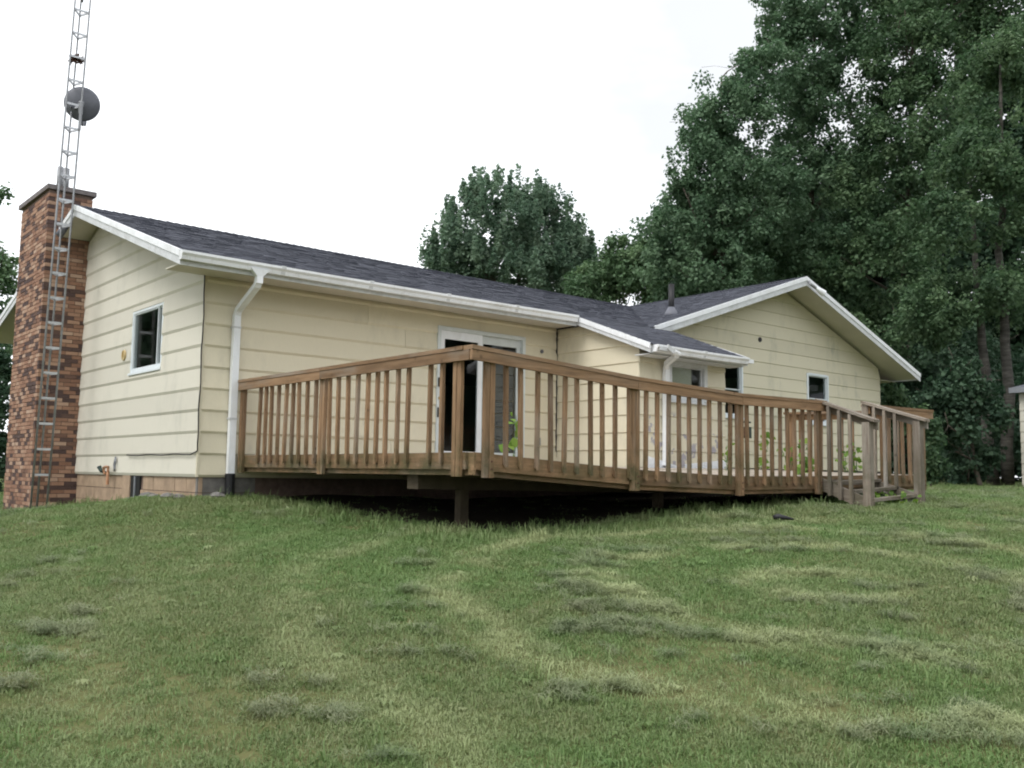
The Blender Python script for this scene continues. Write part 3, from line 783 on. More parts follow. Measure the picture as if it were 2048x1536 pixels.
# patio door
dr = bpy.data.objects.new('sliding_door', None); COL.objects.link(dr); WORLD_LOC['sliding_door'] = Vector((0, 0, 0)); put(dr, house)
d0, d1, dz0, dz1 = DOOR
f = MB()
f.box(d0, d0 + 0.06, -0.045, 0.09, dz0, dz1); f.box(d1 - 0.06, d1, -0.045, 0.09, dz0, dz1)
f.box(d0 + 0.06, d1 - 0.06, -0.042, 0.09, dz1 - 0.06, dz1); f.box(d0 + 0.06, d1 - 0.06, -0.042, 0.09, dz0, dz0 + 0.05)
f.build('frame', M_DOORFR, dr)
for (a, b_, dep, nm) in ((d0 + 0.06, 4.58, 0.0, 'sliding_panel'), (4.54, d1 - 0.06, 0.035, 'fixed_panel')):
    p = MB(); st = 0.085
    p.box(a, a + st, dep - 0.02, dep + 0.012, dz0 + 0.05, dz1 - 0.06); p.box(b_ - st, b_, dep - 0.02, dep + 0.012, dz0 + 0.05, dz1 - 0.06)
    p.box(a + st, b_ - st, dep - 0.018, dep + 0.011, dz1 - 0.19, dz1 - 0.06); p.box(a + st, b_ - st, dep - 0.018, dep + 0.011, dz0 + 0.05, dz0 + 0.17)
    p.build(nm, M_WHITE if nm == 'sliding_panel' else M_DOORFR, dr)
    MB().box(a + st, b_ - st, dep - 0.006, dep, dz0 + 0.17, dz1 - 0.19).build('pane', M_GLASS, dr)
MB().box(3.705, 3.725, -0.075, -0.045, 1.42, 1.56).build('latch', M_BLACK, dr)
MB().box(3.70, 3.72, -0.06, -0.045, 0.95, 1.10).build('latch', M_BLACK, dr)
MB().tube([(3.735, -0.045, 1.245), (3.735, -0.068, 1.245)], 0.022, 10).build('lock', M_BRASS, dr)
sh = MB()
for i in range(8):
    z = dz0 + 0.17 + i * 0.215
    sh.hexa([(4.63, 0.10, z), (5.34, 0.10, z), (5.34, 0.115, z), (4.63, 0.115, z), (4.63, 0.085, z + 0.20), (5.34, 0.085, z + 0.20), (5.34, 0.10, z + 0.20), (4.63, 0.10, z + 0.20)])
sh.build('pleated_shade', M_SHADE, dr)
MB().box(3.9, 4.5, 0.9, 1.5, 0.2, 0.75).build('dim_sofa_end', M_SHADE, dr)

# small fittings
MB().tube([(-0.022, 2.97, 1.82), (-0.045, 2.97, 1.82)], [0.085, 0.078], 18).build('round_dial', M_ORANGE, house)
MB().box(-0.05, -0.044, 2.95, 2.99, 1.79, 1.88).build('dial_hand', M_BRASS, house)
cab = [(-0.045, -0.045, 2.60)]
for i in range(1, 22):
    cab.append((-0.042 + random.uniform(-0.004, 0.004), -0.05 + 0.012 * math.sin(i * 0.9), 2.60 - i * 0.108))
for i in range(1, 14):
    cab.append((-0.04, -0.03 + i * 0.2, 0.292 - 0.007 * math.sin(i * 1.3)))
MB().tube(cab, 0.0085, 6).build('cable', M_BLACK, house)
fa = MB().tube([(-0.02, 3.40, 0.02), (-0.09, 3.40, 0.02), (-0.10, 3.40, 0.11), (-0.10, 3.30, 0.12), (-0.10, 3.20, 0.12), (-0.10, 3.20, 0.0), (-0.1, 3.2, -0.15)], [0.022] * 7, 8)
fa = fa.build('pipe_elbow', M_COPPER, house)
MB().tube([(-0.05, 3.44, 0.03), (-0.12, 3.46, 0.06), (-0.14, 3.5, 0.12)], [0.02, 0.03, 0.035], 8).build('hose_tap', M_GREENP, fa)
MB().tube([(-0.035, 3.08, 0.27), (-0.05, 3.03, 0.2), (-0.05, 3.05, 0.1), (-0.04, 3.10, 0.06), (-0.04, 3.12, 0.15), (-0.035, 3.08, 0.27)], 0.014, 6).build('cable_loop', M_GREYBOX, fa)
MB().box(5.75, 5.83, -0.055, -0.026, 0.585, 0.71).build('outlet_cover', M_GREYBOX, house)
MB().tube([(5.86, -0.02, 2.17), (5.86, -0.04, 2.17)], 0.032, 10).build('bell_push', M_DISH, house)
hh = MB().tube([(12.09, 0.0, 3.02), (12.09, -0.03, 3.02)], [0.055, 0.05], 14).build('vent_hole', M_BLACK, house)
cs = []
for i in range(12):
    z = 2.60 - i * 0.045
    w_ = 0.05 if i < 10 else 0.03
    cs.append([(6.24 - w_ + random.uniform(-0.008, 0.008), -0.034, z), (6.215, -0.034, z), (6.215, -0.026, z), (6.24 - w_ + random.uniform(-0.008, 0.008), -0.026, z)])
for z in (1.9, 1.2, 0.5):
    cs.append([(6.197, -0.034, z), (6.215, -0.034, z), (6.215, -0.026, z), (6.197, -0.026, z)])
MB().loft(cs).build('tar_strip', M_TAR, house)
MB().box(BX0 - 0.038, BX0 - 0.027, -0.60, -0.04, 2.575, 2.60).build('tar_strip', M_TAR, house)
MB().box(BX0 - 0.075, BX0 - 0.03, BYW - 0.02, BYW + 0.05, 0.20, 0.46).build('corner_gap_strip', M_TAR, house)
pn = MB()
pn.hexa([(6.35, BYW - 0.034, b0 + 0.006), (7.1, BYW - 0.034, b0 + 0.006), (7.1, BYW - 0.027, b0 + 0.006), (6.35, BYW - 0.027, b0 + 0.006),
         (6.35, BYW - 0.034, b0 + 0.20), (7.1, BYW - 0.034, b0 + 0.05), (7.1, BYW - 0.027, b0 + 0.05), (6.35, BYW - 0.027, b0 + 0.20)])
pn.hexa([(7.3, BYW - 0.034, b0 + 0.006), (8.37, BYW - 0.034, b0 + 0.006), (8.37, BYW - 0.027, b0 + 0.006), (7.3, BYW - 0.027, b0 + 0.006),
         (7.3, BYW - 0.034, b0 + 0.08), (8.37, BYW - 0.034, b0 + 0.17), (8.37, BYW - 0.027, b0 + 0.17), (7.3, BYW - 0.027, b0 + 0.08)])
pn.build('bare_white_panel', M_WHITE, house)

# ------------------------------------------------------------------ chimney
CX0, CX1, CY0, CY1, CZT = -0.685, 0.02, 5.16, 6.96, 4.78
ch = MB().box(CX0 + 0.010, CX1 - 0.010, CY0 + 0.010, CY1 - 0.010, -1.2, CZT).build('chimney', M_MORTAR, house)
bricks_v = MB(); cap_n = 0
HC = 0.0665
unit = {}
def unit_brick(L):
    if L not in unit:
        unit[L] = MB().box(-L/2, L/2, -0.0475, 0.0475, -0.0285, 0.0285).build('brick', M_BRICK, ch)
        return unit[L], True
    return unit[L], False
z = -0.80; row = 0
while z + HC < CZT:
    off = 0.0 if row % 2 == 0 else 0.1025
    # front face (faces -Y) : individual bricks
    x = CX0 + (0.0 if row % 2 == 0 else 0.1025)
    k = 0
    spans = []
    if row % 2: spans.append((CX0, CX0 + 0.0925))
    while x < CX1 - 0.03:
        spans.append((x, min(x + 0.195, CX1))); x += 0.205
    for (a, b_) in spans:
        L = round(b_ - a, 3)
        if L < 0.04: continue
        jit = random.uniform(-0.004, 0.003)
        if z > -0.55 and cap_n < 300:
            src, first = unit_brick(L)
            loc = ((a + b_) / 2, CY0 + 0.0475 + jit, z + HC / 2)
            if first: src.location = loc
            else: share(src, ch, loc, 0.0)
            cap_n += 1
        else:
            bricks_v.box(a, b_, CY0 + jit, CY0 + 0.095 + jit, z + 0.005, z + HC - 0.005)
    y = CY0 + 0.10 + (0.1025 if row % 2 else 0.0)
    if row % 2: spans_y = [(CY0 + 0.10, CY0 + 0.1975)]
    else: spans_y = []
    while y < CY1 - 0.03:
        spans_y.append((y, min(y + 0.195, CY1))); y += 0.205
    for (a, b_) in spans_y:
        if b_ - a < 0.03: continue
        jit = random.uniform(-0.003, 0.004)
        bricks_v.box(CX0 + jit, CX0 + 0.09, a, b_, z + 0.005, z + HC - 0.005)
    z += HC; row += 1
tag(bricks_v.build('brick_courses', M_BRICKJ, ch), kind='stuff')
MB().hexa([(CX0-0.035, CY0-0.035, CZT+0.001), (CX1+0.05, CY0-0.035, CZT+0.001), (CX1+0.06, CY1+0.05, CZT+0.001), (CX0-0.05, CY1+0.05, CZT+0.001),
           (CX0-0.035, CY0-0.035, CZT+0.080), (CX1+0.05, CY0-0.035, CZT+0.080), (CX1+0.06, CY1+0.05, CZT+0.080), (CX0-0.05, CY1+0.05, CZT+0.080)]).build('chimney_cap', M_CAP, ch)
fp = MB()
for (x, y, h, r) in ((-0.42, 5.6, 0.42, 0.05), (-0.28, 5.75, 0.46, 0.05)):
    fp.tube([(x, y, CZT + 0.10), (x, y, CZT + 0.12 + h)], r, 10)
fp.build('flue_pipe', M_GALV, ch, True)
# floodlight under the gable peak
fl2 = MB().tube([(-0.44, 4.62, 4.11), (-0.50, 4.66, 4.07)], 0.018, 8).build('gable_floodlight', M_GALV, house)
MB().tube([(-0.49, 4.65, 4.09), (-0.54, 4.70, 4.02), (-0.60, 4.76, 3.91)], [0.03, 0.055, 0.065], 12).build('lamp_hood', M_DISH, fl2, True)

# ------------------------------------------------------------------ antenna tower, dish
tw = thing('antenna_tower', (-0.76, 4.35, gz1(-0.76, 4.35)), 'tall galvanised lattice antenna tower standing against the brick chimney', 'tower')
TLEAN = Vector((0.19 / 7.9, 0.0, 1.0))
gb = gz1(-0.76, 4.35)
legs = [Vector((-0.878, 4.28, 0)), Vector((-0.645, 4.28, 0)), Vector((-0.735, 4.49, 0))]
TOPZ = 9.2
def tp(l, z): return l + TLEAN * (z + 0.1) + Vector((0, 0, -0.1))
ctr = (legs[0] + legs[1] + legs[2]) / 3
for l in legs:
    MB().tube([tp(l, gb - 0.1), tp(l, 4.0), tp(l, TOPZ - 1.2), tp(ctr, TOPZ) + (l - ctr) * 0.12], [0.0165, 0.0165, 0.014, 0.012], 8).build('leg', M_GALV, tw, True)
zz = -0.02
while zz < TOPZ - 1.1:
    mb = MB()
    for i in range(3):
        a, b_ = tp(legs[i], zz), tp(legs[(i + 1) % 3], zz)
        mb.beam(a, b_, 0.012, 0.034)
    mb.build('rung', M_RUNG, tw)
    zz += 0.402
MB().tube([tp(ctr, TOPZ - 1.4), tp(ctr, TOPZ + 1.5)], 0.02, 8).build('mast', M_GALV, tw, True)
nest = MB()
for i in range(26):
    a = tp(ctr, 6.80) + Vector((random.uniform(-0.09, 0.05), random.uniform(-0.05, 0.05), random.uniform(-0.05, 0.05)))
    d = Vector((random.uniform(-1, 1), random.uniform(-1, 1), random.uniform(-0.3, 0.6))).normalized() * 0.07
    nest.tube([a - d, a + d], 0.011, 5)
no = nest.build('twig_nest', M_RUST); tag(no, 'small dark twig nest wedged high in the antenna tower', 'nest')
dish = thing('satellite_dish', tuple(tp(legs[1], 5.8)), 'round grey satellite dish clamped to the antenna tower', 'dish')
dc = Vector((-0.450, 4.42, 6.10)); dn = Vector((-0.36, -0.86, -0.20)).normalized()
# we see the back of the reflector
t1 = dn.cross(Vector((0, 0, 1))).normalized(); t2 = t1.cross(dn)
rings = []
for sgn, off in ((1, 0.0), (-1, 0.012)):
    seq = range(0, 7) if sgn == 1 else range(6, -1, -1)
    for i in seq:
        r = 0.280 * max(i, 0.02) / 6
        h = 0.085 * (1 - (r / 0.280) ** 2)
        c = dc + dn * (h - off)
        rings.append([c + t1 * r * math.cos(k * math.pi / 14) + t2 * r * math.sin(k * math.pi / 14) for k in range(28)])
MB().loft(rings).build('reflector', M_DISH, dish, True)
hub = dc + dn * 0.09
MB().tube([hub, hub + dn * 0.05 + Vector((0, 0, -0.03)), tp(legs[1], 5.87)], [0.05, 0.045, 0.03], 10).build('mount_bracket', M_GALV, dish)
MB().tube([tp(legs[1], 5.6), tp(legs[1], 5.92), hub + dn * 0.03], 0.024, 8).build('mount_pole', M_GALV, dish)
MB().tube([dc - t2 * 0.27, dc - t2 * 0.33 - dn * 0.10, dc - t2 * 0.30 - dn * 0.35], [0.02, 0.016, 0.016], 8).build('feed_arm', M_DISH, dish)
MB().tube([dc - t2 * 0.30 - dn * 0.33, dc - t2 * 0.24 - dn * 0.37], [0.03, 0.035], 10).build('feed_horn', M_DISH, dish)

# ------------------------------------------------------------------ deck
DXL, DYF, DXR = 0.58, -4.93, 9.10
FX = [0.58, 2.70, 4.53, 6.25, 7.40, 9.10]
FZ = [0.290, 0.165, 0.110, 0.128, 0.155, 0.175]
def zf(x): return float(np.interp(x, FX, FZ))
def zd(x, y):
    zb = 0.292
    t = min(1, max(0, y / DYF))
    return zb + (zf(x) - zb) * t
deck = thing('wooden_deck', (4.8, -2.5, -0.45), 'raised brown stained wooden deck with spindle railing and grey steps', 'deck')
# decking boards (run along the house)
y = -0.035
while y > DYF - 0.01:
    y1 = max(y - 0.138, DYF - 0.02)
    runs = [(DXL - 0.01, DXR)]
    if y > BYW - 0.03: runs = [(DXL - 0.01, BX0 - 0.06), (BX1 + 0.04, DXR)]
    for (a, b_) in runs:
        cut = random.uniform(3.0, 6.0)
        parts = [(a, cut), (cut + 0.004, b_)] if a < 1 and b_ > 7 else [(a, b_)]
        for (p, q) in parts:
            xs = [p] + [x for x in (1.2, 1.9, 2.7, 3.6, 4.53, 5.4, 6.25, 7.4, 8.2) if p + 0.05 < x < q - 0.05] + [q]
            dz = random.uniform(-0.002, 0.002)
            rings = [[(x, y1, zd(x, y1) - 0.036 + dz), (x, y, zd(x, y) - 0.036 + dz), (x, y, zd(x, y) + dz), (x, y1, zd(x, y1) + dz)] for x in xs]
            MB().loft(rings).build('deck_board', M_DX, deck)
    y -= 0.144
# bare earth under the deck, coloured near black to paint in the shade
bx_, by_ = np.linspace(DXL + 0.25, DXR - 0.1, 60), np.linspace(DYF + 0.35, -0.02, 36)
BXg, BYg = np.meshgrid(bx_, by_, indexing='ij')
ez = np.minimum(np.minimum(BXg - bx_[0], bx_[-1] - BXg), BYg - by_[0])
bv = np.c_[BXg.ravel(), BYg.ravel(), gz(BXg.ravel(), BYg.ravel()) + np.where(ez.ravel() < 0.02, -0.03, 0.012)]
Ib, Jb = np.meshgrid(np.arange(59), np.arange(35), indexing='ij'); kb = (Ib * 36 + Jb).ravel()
tag(np_mesh('deck_shade_earth', bv, np.c_[kb, kb + 36, kb + 37, kb + 1], simple('shade_toned_earth', (0.028, 0.022, 0.016), 0.95, 0, 0.4, 9, 0.1)), kind='structure')
# framing below
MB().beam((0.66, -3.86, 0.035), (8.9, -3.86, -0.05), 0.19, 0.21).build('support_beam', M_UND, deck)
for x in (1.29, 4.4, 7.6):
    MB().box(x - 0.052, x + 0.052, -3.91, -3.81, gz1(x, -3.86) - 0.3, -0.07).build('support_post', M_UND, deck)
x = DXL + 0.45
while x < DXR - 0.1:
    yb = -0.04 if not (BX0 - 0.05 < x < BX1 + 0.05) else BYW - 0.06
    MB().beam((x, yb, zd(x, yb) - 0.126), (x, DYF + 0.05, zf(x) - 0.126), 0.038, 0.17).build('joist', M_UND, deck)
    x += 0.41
# rims: upper fascia and the lower board set back under it
def slope_board(name, a, b_, za, zb, h, o0, o1, ax, mt):
    """board from a to b_ along ax with top heights za, zb; thickness from o0 to o1 on the other axis"""
    q = []
    for dz in (-h, 0):
        if ax == 'x': q += [(a, o0, za + dz), (b_, o0, zb + dz), (b_, o1, zb + dz), (a, o1, za + dz)]
        else: q += [(o0, a, za + dz), (o1, a, za + dz), (o1, b_, zb + dz), (o0, b_, zb + dz)]
    return MB().hexa(q).build(name, mt, deck)
for i in range(5):
    a, b_ = FX[i] + (0.0 if i else 0.0), FX[i + 1]
    slope_board('rim_board', a + 0.002, b_ - 0.002, FZ[i] - 0.004, FZ[i + 1] - 0.004, 0.160, DYF - 0.06, DYF - 0.022, 'x', M_WX)
    slope_board('lower_rim', a + 0.002, b_ - 0.002, FZ[i] - 0.042, FZ[i + 1] - 0.042, 0.172, DYF - 0.020, DYF + 0.018, 'x', M_WX)
slope_board('rim_board', DYF + 0.03, -2.20, FZ[0] - 0.004, zd(DXL, -2.2) - 0.004, 0.155, DXL - 0.052, DXL - 0.014, 'y', M_WY)
slope_board('rim_board', -2.196, -0.04, zd(DXL, -2.2) - 0.004, 0.288, 0.155, DXL - 0.052, DXL - 0.014, 'y', M_WY)
slope_board('lower_rim', DYF + 0.03, -0.04, FZ[0] - 0.042, 0.25, 0.172, DXL - 0.012, DXL + 0.024, 'y', M_WY)
slope_board('rim_board', DYF, -0.1, FZ[5] - 0.004, 0.288, 0.155, DXR + 0.002, DXR + 0.04, 'y', M_WY)
slope_board('corner_filler', DYF - 0.058, DYF + 0.028, FZ[0] - 0.006, FZ[0] - 0.006, 0.205, DXL - 0.02, DXL + 0.0, 'y', M_WY)
RH = 0.98      # rail top above deck
# posts: pairs of boards bolted to the rim
def post_front(x, w=0.115):
    zt = zf(x) + RH - 0.04; zb = zf(x) - 0.228
    for a, b_, dy in ((x - w/2, x - 0.002, 0.0), (x + 0.002, x + w/2, 0.005)):
        MB().box(a, b_, DYF - 0.102 - dy, DYF - 0.062, zb, zt).build('rail_post', M_WZ, deck)
    for zz in (zb + 0.08, zb + 0.15):
        MB().tube([(x + w/4, DYF - 0.105, zz), (x + w/4, DYF - 0.113, zz)], 0.010, 6).build('bolt', M_RUST, deck)
def post_left(y, w=0.115):
    zt = zd(DXL, y) + RH - 0.04; zb = zd(DXL, y) - 0.228
    for a, b_, dx in ((y - w/2, y - 0.002, 0.0), (y + 0.002, y + w/2, 0.004)):
        MB().box(DXL - 0.094 - dx, DXL - 0.054, a, b_, zb, zt).build('rail_post', M_WZ, deck)
for x in (DXL + 0.12, FX[1], FX[2], FX[3] - 0.04): post_front(x)
for y_ in (-0.16, -2.26, DYF + 0.13): post_left(y_)
post_front(DXR - 0.10); post_front(FX[4] + 0.06)
# balusters, pointed at the foot
BALF = {}
def baluster(x0, y0, zb, zt, dx, dy, mt, key):
    """38 mm square; foot cut on a slant facing (dx,dy)"""
    h = round(zt - zb, 2)
    k = (key, h)
    s = 0.019
    if k not in BALF:
        mb = MB(); c = 0.03
        lo = []
        for (px, py) in ((-s, -s), (s, -s), (s, s), (-s, s)):
            out = (px * dx + py * dy) / s
            lo.append((px, py, c * (1 - out) / 2 * 0 + (c if out < 0 else 0)))
        mb.hexa(lo + [(-s, -s, h), (s, -s, h), (s, s, h), (-s, s, h)])
        o = mb.build('baluster', mt, deck); BALF[k] = o
        o.location = (x0, y0, zb)
    else:
        o = share(BALF[k], deck, (x0, y0, zb))
    o.rotation_euler = (random.uniform(-0.012, 0.012), random.uniform(-0.012, 0.012), random.uniform(-0.08, 0.08))
    return o
def row_front(xs):
    for x in xs: baluster(x, DYF - 0.082, zf(x) - 0.115, zf(x) + RH - 0.045, 0, -1, M_WZ, 'f')
def even(a, b_, n): return [a + (b_ - a) * (i + 1) / (n + 1) for i in range(n)]
row_front([0.93 + i * 0.185 + random.uniform(-0.012, 0.012) for i in range(9)] + [2.62])
row_front([2.88 + i * 0.183 + random.uniform(-0.01, 0.01) for i in range(9)])
row_front([4.70 + i * 0.165 + random.uniform(-0.01, 0.01) for i in range(9)])
row_front([7.63 + i * 0.2 for i in range(7)])
def row_left(ys):
    for y_ in ys: baluster(DXL - 0.074, y_, zd(DXL, y_) - 0.115, zd(DXL, y_) + RH - 0.045, -1, 0, M_WZ, 'l')
row_left([-0.62 - i * 0.182 + random.uniform(-0.015, 0.015) for i in range(9)])
row_left([y_ for i, y_ in enumerate([-2.42 - i * 0.193 + random.uniform(-0.012, 0.012) for i in range(12)]) if i != 9])
# rails: flat cap and a face board
for i in (0, 1, 2, 4):
    a, b_ = FX[i] - (0.13 if i == 0 else 0), FX[i + 1] + (0.09 if i == 2 else 0.16 if i == 4 else 0)
    if i == 4: a += 0.02
    slope_board('rail_face', a + 0.002, b_ - 0.002, zf(a) + RH - 0.042, zf(b_) + RH - 0.042, 0.095, DYF - 0.142, DYF - 0.104, 'x', M_WX)
    slope_board('rail_cap', a - 0.002, b_ + 0.002 - 0.004, zf(a) + RH - 0.040, zf(b_) + RH - 0.040, -0.038, DYF - 0.150, DYF - 0.012, 'x', M_WX)
for a, b_ in ((DYF - 0.10, -2.26), (-2.257, -0.06)):
    za, zb = zd(DXL, a) + RH, zd(DXL, b_) + RH
    slope_board('rail_face', a, b_, za - 0.042, zb - 0.042, 0.095, DXL - 0.134, DXL - 0.096, 'y', M_WY)
    slope_board('rail_cap', a - 0.0 if a > -3 else a + 0.092, b_, za - 0.040, zb - 0.040, -0.038, DXL - 0.142, DXL - 0.004, 'y', M_WY)
# right end rail, running back to the wing
ya, yb = DYF + 0.03, -2.60
slope_board('rail_face', ya, yb, zf(DXR) + RH - 0.042, zd(DXR, yb) + RH - 0.042, 0.09, DXR + 0.04, DXR + 0.078, 'y', M_WY)
slope_board('rail_cap', ya + 0.0, yb, zf(DXR) + RH - 0.040, zd(DXR, yb) + RH - 0.040, -0.038, DXR - 0.05, DXR + 0.09, 'y', M_WY)
MB().box(DXR + 0.042, DXR + 0.10, yb - 0.1, yb, zd(DXR, yb) - 0.22, zd(DXR, yb) + RH - 0.045).build('rail_post', M_WZ, deck)
for i in range(11):
    y_ = yb - 0.25 - i * 0.19
    baluster(DXR + 0.062, y_, zd(DXR, y_) - 0.115, zd(DXR, y_) + RH - 0.045, 1, 0, M_WZ, 'r')
# steps down to the lawn
SX0, SX1 = 6.33, 7.42
def side_board(name, x0, x1, ya, za, yb, zb, h, mt):
    q = []
    for dz in (-h, 0): q += [(x0, yb, zb + dz), (x1, yb, zb + dz), (x1, ya, za + dz), (x0, ya, za + dz)]
    return MB().hexa(q).build(name, mt, deck)
side_board('stringer', SX0 - 0.02, SX0 + 0.02, -5.0, 0.10, -5.66, -0.15, 0.16, M_GY)
side_board('stringer', SX1 - 0.02, SX1 + 0.02, -5.0, 0.13, -5.72, -0.08, 0.16, M_GY)
for (yy, zl, zr) in ((-5.20, 0.065, 0.105), (-5.45, -0.045, 0.010), (-5.71, -0.145, -0.085)):
    MB().hexa([(SX0 - 0.015, yy - 0.02, zl - 0.04), (SX1 + 0.015, yy - 0.02, zr - 0.04), (SX1 + 0.015, yy + 0.10, zr - 0.04), (SX0 - 0.015, yy + 0.10, zl - 0.04),
               (SX0 - 0.015, yy - 0.02, zl), (SX1 + 0.015, yy - 0.02, zr), (SX1 + 0.015, yy + 0.10, zr), (SX0 - 0.015, yy + 0.10, zl)]).build('tread', M_GX, deck)
for x, zt0, zb0, yp, z0_, z1_ in ((SX0 - 0.03, 0.83, -0.35, -5.66, 1.118, 0.855), (SX1 + 0.02, 0.90, -0.32, -5.74, 1.160, 0.915)):
    MB().box(x - 0.052, x + 0.052, yp - 0.05, yp + 0.05, zb0, zt0 - 0.02).build('stair_post', M_GZ, deck)
    side_board('stair_rail_cap', x - 0.075, x + 0.075, -4.97, z0_ + 0.02, yp - 0.13, z1_ - 0.015, 0.035, M_GY)
    side_board('stair_rail_face', x + 0.053, x + 0.09, -4.97, z0_ - 0.017, yp - 0.10, z1_ - 0.045, 0.10, M_GY)
    for i in range(3):
        yy = -5.15 - i * 0.15
        t = (yy + 4.97) / (yp + 4.97)
        zs = 0.08 + (-0.23) * t - 0.14
        MB().box(x - 0.07, x - 0.03, yy - 0.02, yy + 0.02, zs, z0_ + (z1_ - z0_) * t - 0.02).build('stair_baluster', M_GZ, deck)
MB().box(SX1 - 0.02, SX1 + 0.07, -5.05, -4.96, -0.1, 1.14).build('stair_post', M_GZ, deck)
MB().box(SX0 + 0.0, SX1 - 0.0, DYF - 0.064, DYF - 0.0605, zf(6.8) - 0.12, zf(6.8) - 0.05).build('riser', M_GX, deck)

# ------------------------------------------------------------------ shed at the right edge
shed = thing('garden_shed', (21.6, -2.9, gz1(21.6, -2.9)), 'small pale lap-sided shed at the right edge under the trees', 'shed')
SXA, SXB, SYA, SYB = 21.45, 24.2, -5.6, -1.5
gs = gz1(22, -3)
MB().box(SXA, SXB, SYA, SYB, gs - 0.2, 2.5).build('wall', M_SIDEG, shed)
sw = MB().box(SXA - 0.004, SXA, SYA, SYB, gs + 0.05, 2.5).build('siding', M_SIDEG, shed)
for i in range(9):
    z0 = gs + 0.12 + i * 0.275
    if z0 + 0.27 > 2.52: break
    rings = []
    for yy in (SYA - 0.01, SYB + 0.01):
        rings.append([(SXA - 0.004 - o_, yy, zz) for o_, zz in plank_prof(z0, z0 + 0.275, 0.012, 0.022)])
    MB().loft(rings).build('siding_plank', M_SIDEG, sw)
    rings = []
    for xx in (SXA - 0.01, SXB):
        rings.append([(xx, SYB + o_, zz) for o_, zz in plank_prof(z0, z0 + 0.275, 0.012, 0.022)])
    MB().loft(rings).build('siding_plank', M_SIDEG, sw)
MB().hexa([(SXA - 0.2, SYA - 0.2, 2.45), (SXB + 0.2, SYA - 0.2, 2.45), (SXB + 0.2, SYB + 0.2, 2.45), (SXA - 0.2, SYB + 0.2, 2.45),
           (SXA - 0.2, SYA - 0.2, 2.55), (SXB + 0.2, SYA - 0.2, 3.1), (SXB + 0.2, SYB + 0.2, 3.1), (SXA - 0.2, SYB + 0.2, 2.55)]).build('roof', M_DISH, shed)
for i in range(5):
    MB().box(SXA - 0.23, SXA - 0.2, SYA - 0.2 + i * 0.9, SYA + 0.68 + i * 0.9, 2.42, 2.56).build('eave_board', M_GREYBOX, shed)

# ------------------------------------------------------------------ loose things
dp = Vector((4.19, -5.80, gz1(4.19, -5.80) + 0.02))
dpo = MB().tube([dp + Vector((-0.05, 0.06, 0.02)), dp + Vector((-0.02, 0.02, 0.035)), dp + Vector((0.03, -0.05, 0.025)), dp + Vector((0.08, -0.11, 0.01))], [0.030, 0.036, 0.022, 0.010], 10).build('drain_elbow', M_BLACK, None, True)
tag(dpo, 'small black plastic elbow lying on the mown grass', 'pipe')
st = thing('garden_stake', (9.35, -1.65, 0.28), 'dark green metal stake with a crossbar standing behind the deck rail', 'stake')
zb = gz1(9.35, -1.65)
MB().box(9.33, 9.37, -1.67, -1.63, zb - 0.2, 1.10).build('shaft', M_GREENP, st)
MB().beam((9.18, -1.65, 1.085), (9.44, -1.65, 1.085), 0.03, 0.03).build('crossbar', M_GREENP, st)
MB().box(9.12, 9.22, -1.70, -1.60, 0.84, 0.95).build('box', M_RUST, st)
MB().box(9.29, 9.42, -1.69, -1.61, 0.80, 1.0).build('clamp', M_GREENP, st)
def stone(x, y, r, label):
    n = 7; rings = []
    for i in range(5):
        a = math.pi * i / 4; rr = max(0.05, math.sin(a)) * r
        rings.append([(x + rr * math.cos(2*math.pi*k/n) * random.uniform(0.75, 1.2), y + rr * 1.3 * math.sin(2*math.pi*k/n) * random.uniform(0.75, 1.2), gz1(x, y) + r * 0.25 - math.cos(a) * r * 0.5) for k in range(n)])
    o = MB().loft(rings).build('stone', M_STONE)
    tag(o, label, 'stone', 'stones at the foot of the gable wall')
for (x, y, r, lb) in ((0.15, -0.28, 0.10, 'grey stone beside the black downspout boot'), (-0.2, 0.1, 0.09, 'grey stone at the near corner of the gable wall'),
                      (-0.18, 0.5, 0.10, 'second grey stone from the gable corner'), (-0.2, 0.95, 0.08, 'third grey stone from the gable corner'),
                      (-0.15, 1.3, 0.11, 'largest grey stone at the foot of the gable wall'), (-0.22, 1.75, 0.07, 'small grey stone nearest the dark foundation vent')):
    stone(x, y, r, lb)

